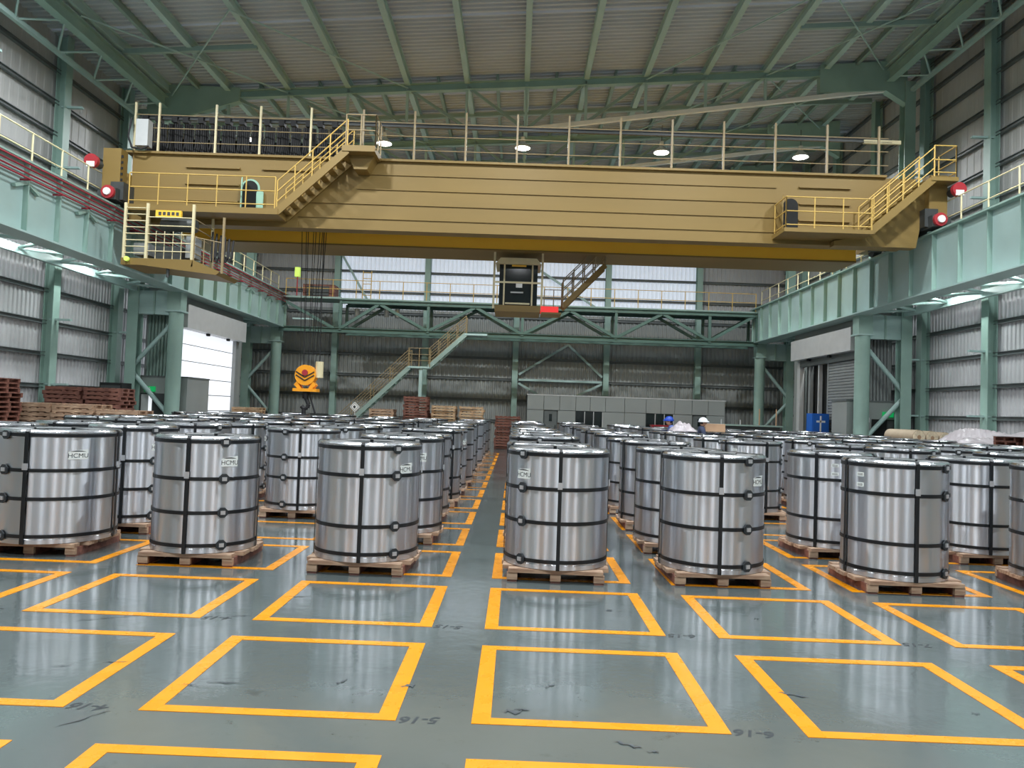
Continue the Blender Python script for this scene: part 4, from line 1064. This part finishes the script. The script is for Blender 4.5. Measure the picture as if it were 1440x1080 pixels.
def person(label, x, y, rz, lean, cloth, hat, stoop):
    t = thing('person', label, 'person', (x, y, 0), 'workers among the coils'); t.rotation_euler = (0, 0, rz)
    V = [(0, 0, 0.92), (0, -lean * 0.35, 1.12), (0, -lean * 0.8, 1.33), (0, -lean, 1.45), (0, -lean * 1.12, 1.53)]
    V += [(-0.2, -lean * 0.95, 1.40), (-0.27, -lean - 0.06, 1.12), (-0.2, -lean - 0.28, 1.10)]
    V += [(0.2, -lean * 0.95, 1.40), (0.27, -lean - 0.06, 1.12), (0.2, -lean - 0.28, 1.10)]
    V += [(-0.1, 0, 0.86), (-0.12, -0.03, 0.48), (-0.12, 0.03, 0.09), (-0.12, -0.13, 0.04)]
    V += [(0.1, 0, 0.86), (0.12, -0.03, 0.48), (0.12, 0.03, 0.09), (0.12, -0.13, 0.04)]
    Ed = [(0, 1), (1, 2), (2, 3), (3, 4), (3, 5), (5, 6), (6, 7), (3, 8), (8, 9), (9, 10), (0, 11), (11, 12), (12, 13), (13, 14), (0, 15), (15, 16), (16, 17), (17, 18)]
    Rr = [.15, .14, .16, .10, .055, .08, .055, .045, .08, .055, .045, .10, .075, .055, .045, .10, .075, .055, .045]
    me = bpy.data.meshes.new('body'); me.from_pydata(V, Ed, []); me.materials.append(cloth)
    o = bpy.data.objects.new('body', me); C.objects.link(o); o.parent = t
    md = o.modifiers.new('skin', 'SKIN'); md.use_smooth_shade = True
    for i, rr in enumerate(Rr):
        me.skin_vertices[0].data[i].radius = (rr, rr * (0.8 if i < 3 else 1))
    me.skin_vertices[0].data[0].use_root = True
    o.modifiers.new('sub', 'SUBSURF').levels = 1
    o.modifiers['sub'].render_levels = 2
    hy, hz = -lean * 1.18 - 0.03, 1.63
    def ell(cx, cy, cz, rx, ry, rz_, z0=-1, n=16):
        mb = MB(); pr = []
        for i in range(9):
            a = math.asin(z0) + (PI / 2 - math.asin(z0)) * i / 8; pr.append((max(0.001, math.cos(a)), math.sin(a)))
        mb.lathe(pr, n); mb.v = [(cx + a * rx, cy + b * ry, cz + c * rz_) for a, b, c in mb.v]
        return mb
    def loc(mb, name, m):
        ob = bpy.data.objects.new(name, mb.mesh(name, m)); C.objects.link(ob); ob.parent = t; return ob
    loc(ell(0, hy, hz, 0.075, 0.095, 0.115), 'head', SKIN)
    loc(ell(0, hy - 0.098, hz - 0.01, 0.014, 0.02, 0.022), 'nose', SKIN)
    for s in (-1, 1):
        loc(ell(s * 0.076, hy, hz, 0.012, 0.022, 0.032), 'ear', SKIN)
        loc(ell(s * 0.03, hy - 0.086, hz + 0.015, 0.011, 0.009, 0.008), 'eye', HAIR)
    loc(MB().box(-0.025, 0.025, hy - 0.094, hy - 0.088, hz - 0.058, hz - 0.05), 'mouth', RED)
    loc(ell(0, hy + 0.012, hz + 0.005, 0.079, 0.092, 0.1, -0.5), 'hair', HAIR)
    h = loc(ell(0, hy, hz + 0.03, 0.115, 0.14, 0.13, 0.0), 'helmet', hat)
    pk = MB().lathe([(0.9, 0.0), (1.25, -0.02), (1.25, 0.0), (0.9, 0.03)], 16); pk.v = [(a * 0.105, hy - 0.02 + b * 0.13, hz + 0.035 + c) for a, b, c in pk.v]
    ob = bpy.data.objects.new('helmet_brim', pk.mesh('helmet_brim', hat)); C.objects.link(ob); ob.parent = h
    for s in (-1, 1):
        wx, wy, wz = s * 0.2, -lean - 0.28, 1.10
        mb = MB().box(wx - 0.04, wx + 0.04, wy - 0.1, wy - 0.02, wz - 0.02, wz + 0.02)
        hd = loc(mb, 'hand', SKIN)
        for k in range(4):
            fx = wx - 0.03 + k * 0.02; fl_ = 0.075 - abs(k - 1.4) * 0.012
            fm = MB().tube((fx, wy - 0.09, wz), (fx, wy - 0.09 - fl_ * 0.6, wz - 0.008), 0.009, 6).tube((fx, wy - 0.09 - fl_ * 0.6, wz - 0.008), (fx, wy - 0.09 - fl_, wz - 0.04), 0.008, 6)
            ob = bpy.data.objects.new('finger', fm.mesh('finger', SKIN)); C.objects.link(ob); ob.parent = hd
        fm = MB().tube((wx - s * 0.035, wy - 0.04, wz), (wx - s * 0.07, wy - 0.085, wz - 0.015), 0.01, 6)
        ob = bpy.data.objects.new('thumb', fm.mesh('thumb', SKIN)); C.objects.link(ob); ob.parent = hd
        loc(MB().box(s * 0.12 - 0.05, s * 0.12 + 0.05, -0.2, 0.09, 0.0, 0.1), 'boot', BLACK)
    return t
GAPY = (top_of(2, 9)[1] + top_of(2, 10)[1]) / 2; GAPY3 = (top_of(3, 9)[1] + top_of(3, 10)[1]) / 2
person('worker in blue overalls and blue helmet leaning over a coil', 4.80, GAPY, -PI / 2, 0.2, OVERALL, HELMET, 0)
person('worker in dark clothes and white helmet behind the plastic cover', 5.42, GAPY3, PI / 2, 0.06, TROUSER, HELMET_W, 0)

t = thing('blue_cabinet', 'tall blue cabinet with a white stripe beside the roller shutter', 'cabinet', (12.75, 31.8, 0))
t.location = (12.6, 31.6, 0)
bd = MB().box(12.25, 12.95, 31.4, 32.0, 0.05, 2.12).build('cabinet_body', BLUE, t)
MB().box(12.28, 12.92, 31.38, 31.4, 0.1, 2.08).build('cabinet_door', BLUE, t)
MB().box(12.56, 12.62, 31.365, 31.38, 0.1, 2.02).build('white_stripe', WHITE, t)
MB().box(12.42, 12.78, 31.365, 31.38, 1.75, 1.83).build('white_stripe', WHITE, t)
MB().box(12.27, 12.93, 31.42, 31.98, 0, 0.05).build('plinth', DGREY, t)
t = thing('hazard_board', 'white diamond shaped sign board standing before the access stair', 'sign', (-8.0, 36.5, 0))
xs, zs, ys = -7.75, 1.72, 36.5
t.location = (xs, ys, 0)
MB().prism([(xs - 0.24, zs), (xs, zs - 0.24), (xs + 0.24, zs), (xs, zs + 0.24)], 'y', ys - 0.01, ys + 0.01).build('diamond_plate', WHITE, t)
MB().prism([(xs - 0.19, zs), (xs, zs - 0.19), (xs + 0.19, zs), (xs, zs + 0.19)], 'y', ys - 0.014, ys - 0.01).build('diamond_border', DGREY, t)
MB().prism([(xs - 0.165, zs), (xs, zs - 0.165), (xs + 0.165, zs), (xs, zs + 0.165)], 'y', ys - 0.018, ys - 0.014).build('diamond_face', WHITE, t)
MB().prism([(xs - 0.08, zs + 0.02), (xs - 0.02, zs + 0.08), (xs + 0.06, zs + 0.02), (xs + 0.02, zs - 0.04), (xs + 0.05, zs - 0.07), (xs - 0.04, zs - 0.07)], 'y', ys - 0.022, ys - 0.018).build('symbol', DGREY, t)
MB().tube((xs, ys + 0.03, 0), (xs, ys + 0.03, zs), 0.025, 8).build('sign_post', LGREY, t)
MB().box(xs - 0.2, xs + 0.2, ys - 0.17, ys + 0.23, 0, 0.03).build('sign_base', DGREY, t)
t = thing('machine_bench', 'grey machine bench with rails under the far lattice column', 'bench', (11.4, 36.5, 0))
MB().box(9.6, 12.6, 36.2, 37.0, 0, 1.45).build('bench_body', DGREY, t)
MB().box(9.5, 12.7, 36.1, 37.1, 1.45, 1.52).build('bench_top', GREEN_GREY, t)
for x in (9.8, 10.7, 11.6, 12.4):
    MB().tube((x, 36.15, 1.5), (x, 36.15, 2.3 if x > 11 else 1.75), 0.03, 6).build('bench_post', CARD if x > 11 else LGREY, t)
t = thing('red_chest', 'low red chest standing before the office window', 'chest', (8.1, 41.2, 0))
MB().box(7.4, 8.9, 41.0, 41.6, 0, 1.25).build('chest_body', RED, t); MB().box(7.37, 8.93, 40.97, 41.63, 1.25, 1.31).build('chest_lid', RED, t)
t = thing('wall_cabinet', 'dark cabinet against the wall by the low pallets', 'cabinet', (-14.6, 27.5, 0))
MB().box(-15.0, -14.2, 27.2, 27.9, 0, 2.3).build('cabinet_body', DARK, t); MB().box(-14.95, -14.25, 27.17, 27.2, 0.1, 2.2).build('cabinet_door', DGREY, t)
t = thing('beacon_post', 'green warning beacon on the back walkway beside the lit door', 'beacon', (-11.9, 39.8, 7.5))
MB().tube((-11.8, 39.9, 7.5), (-11.8, 39.9, 8.5), 0.03, 6).build('post', RED, t); MB().box(-11.93, -11.67, 39.8, 40.0, 8.5, 9.0).build('beacon', GREENLAMP, t)
t = thing('walkway_crate', 'dark red motor crate on the walkway behind the conductor bars', 'machine', (-11.2, 40.6, 7.5))
MB().box(-11.6, -9.9, 40.3, 41.2, 7.5, 8.2).build('crate_body', WOOD_RED, t); MB().box(-11.4, -10.2, 40.25, 40.3, 7.6, 8.1).build('crate_grille', DGREY, t)
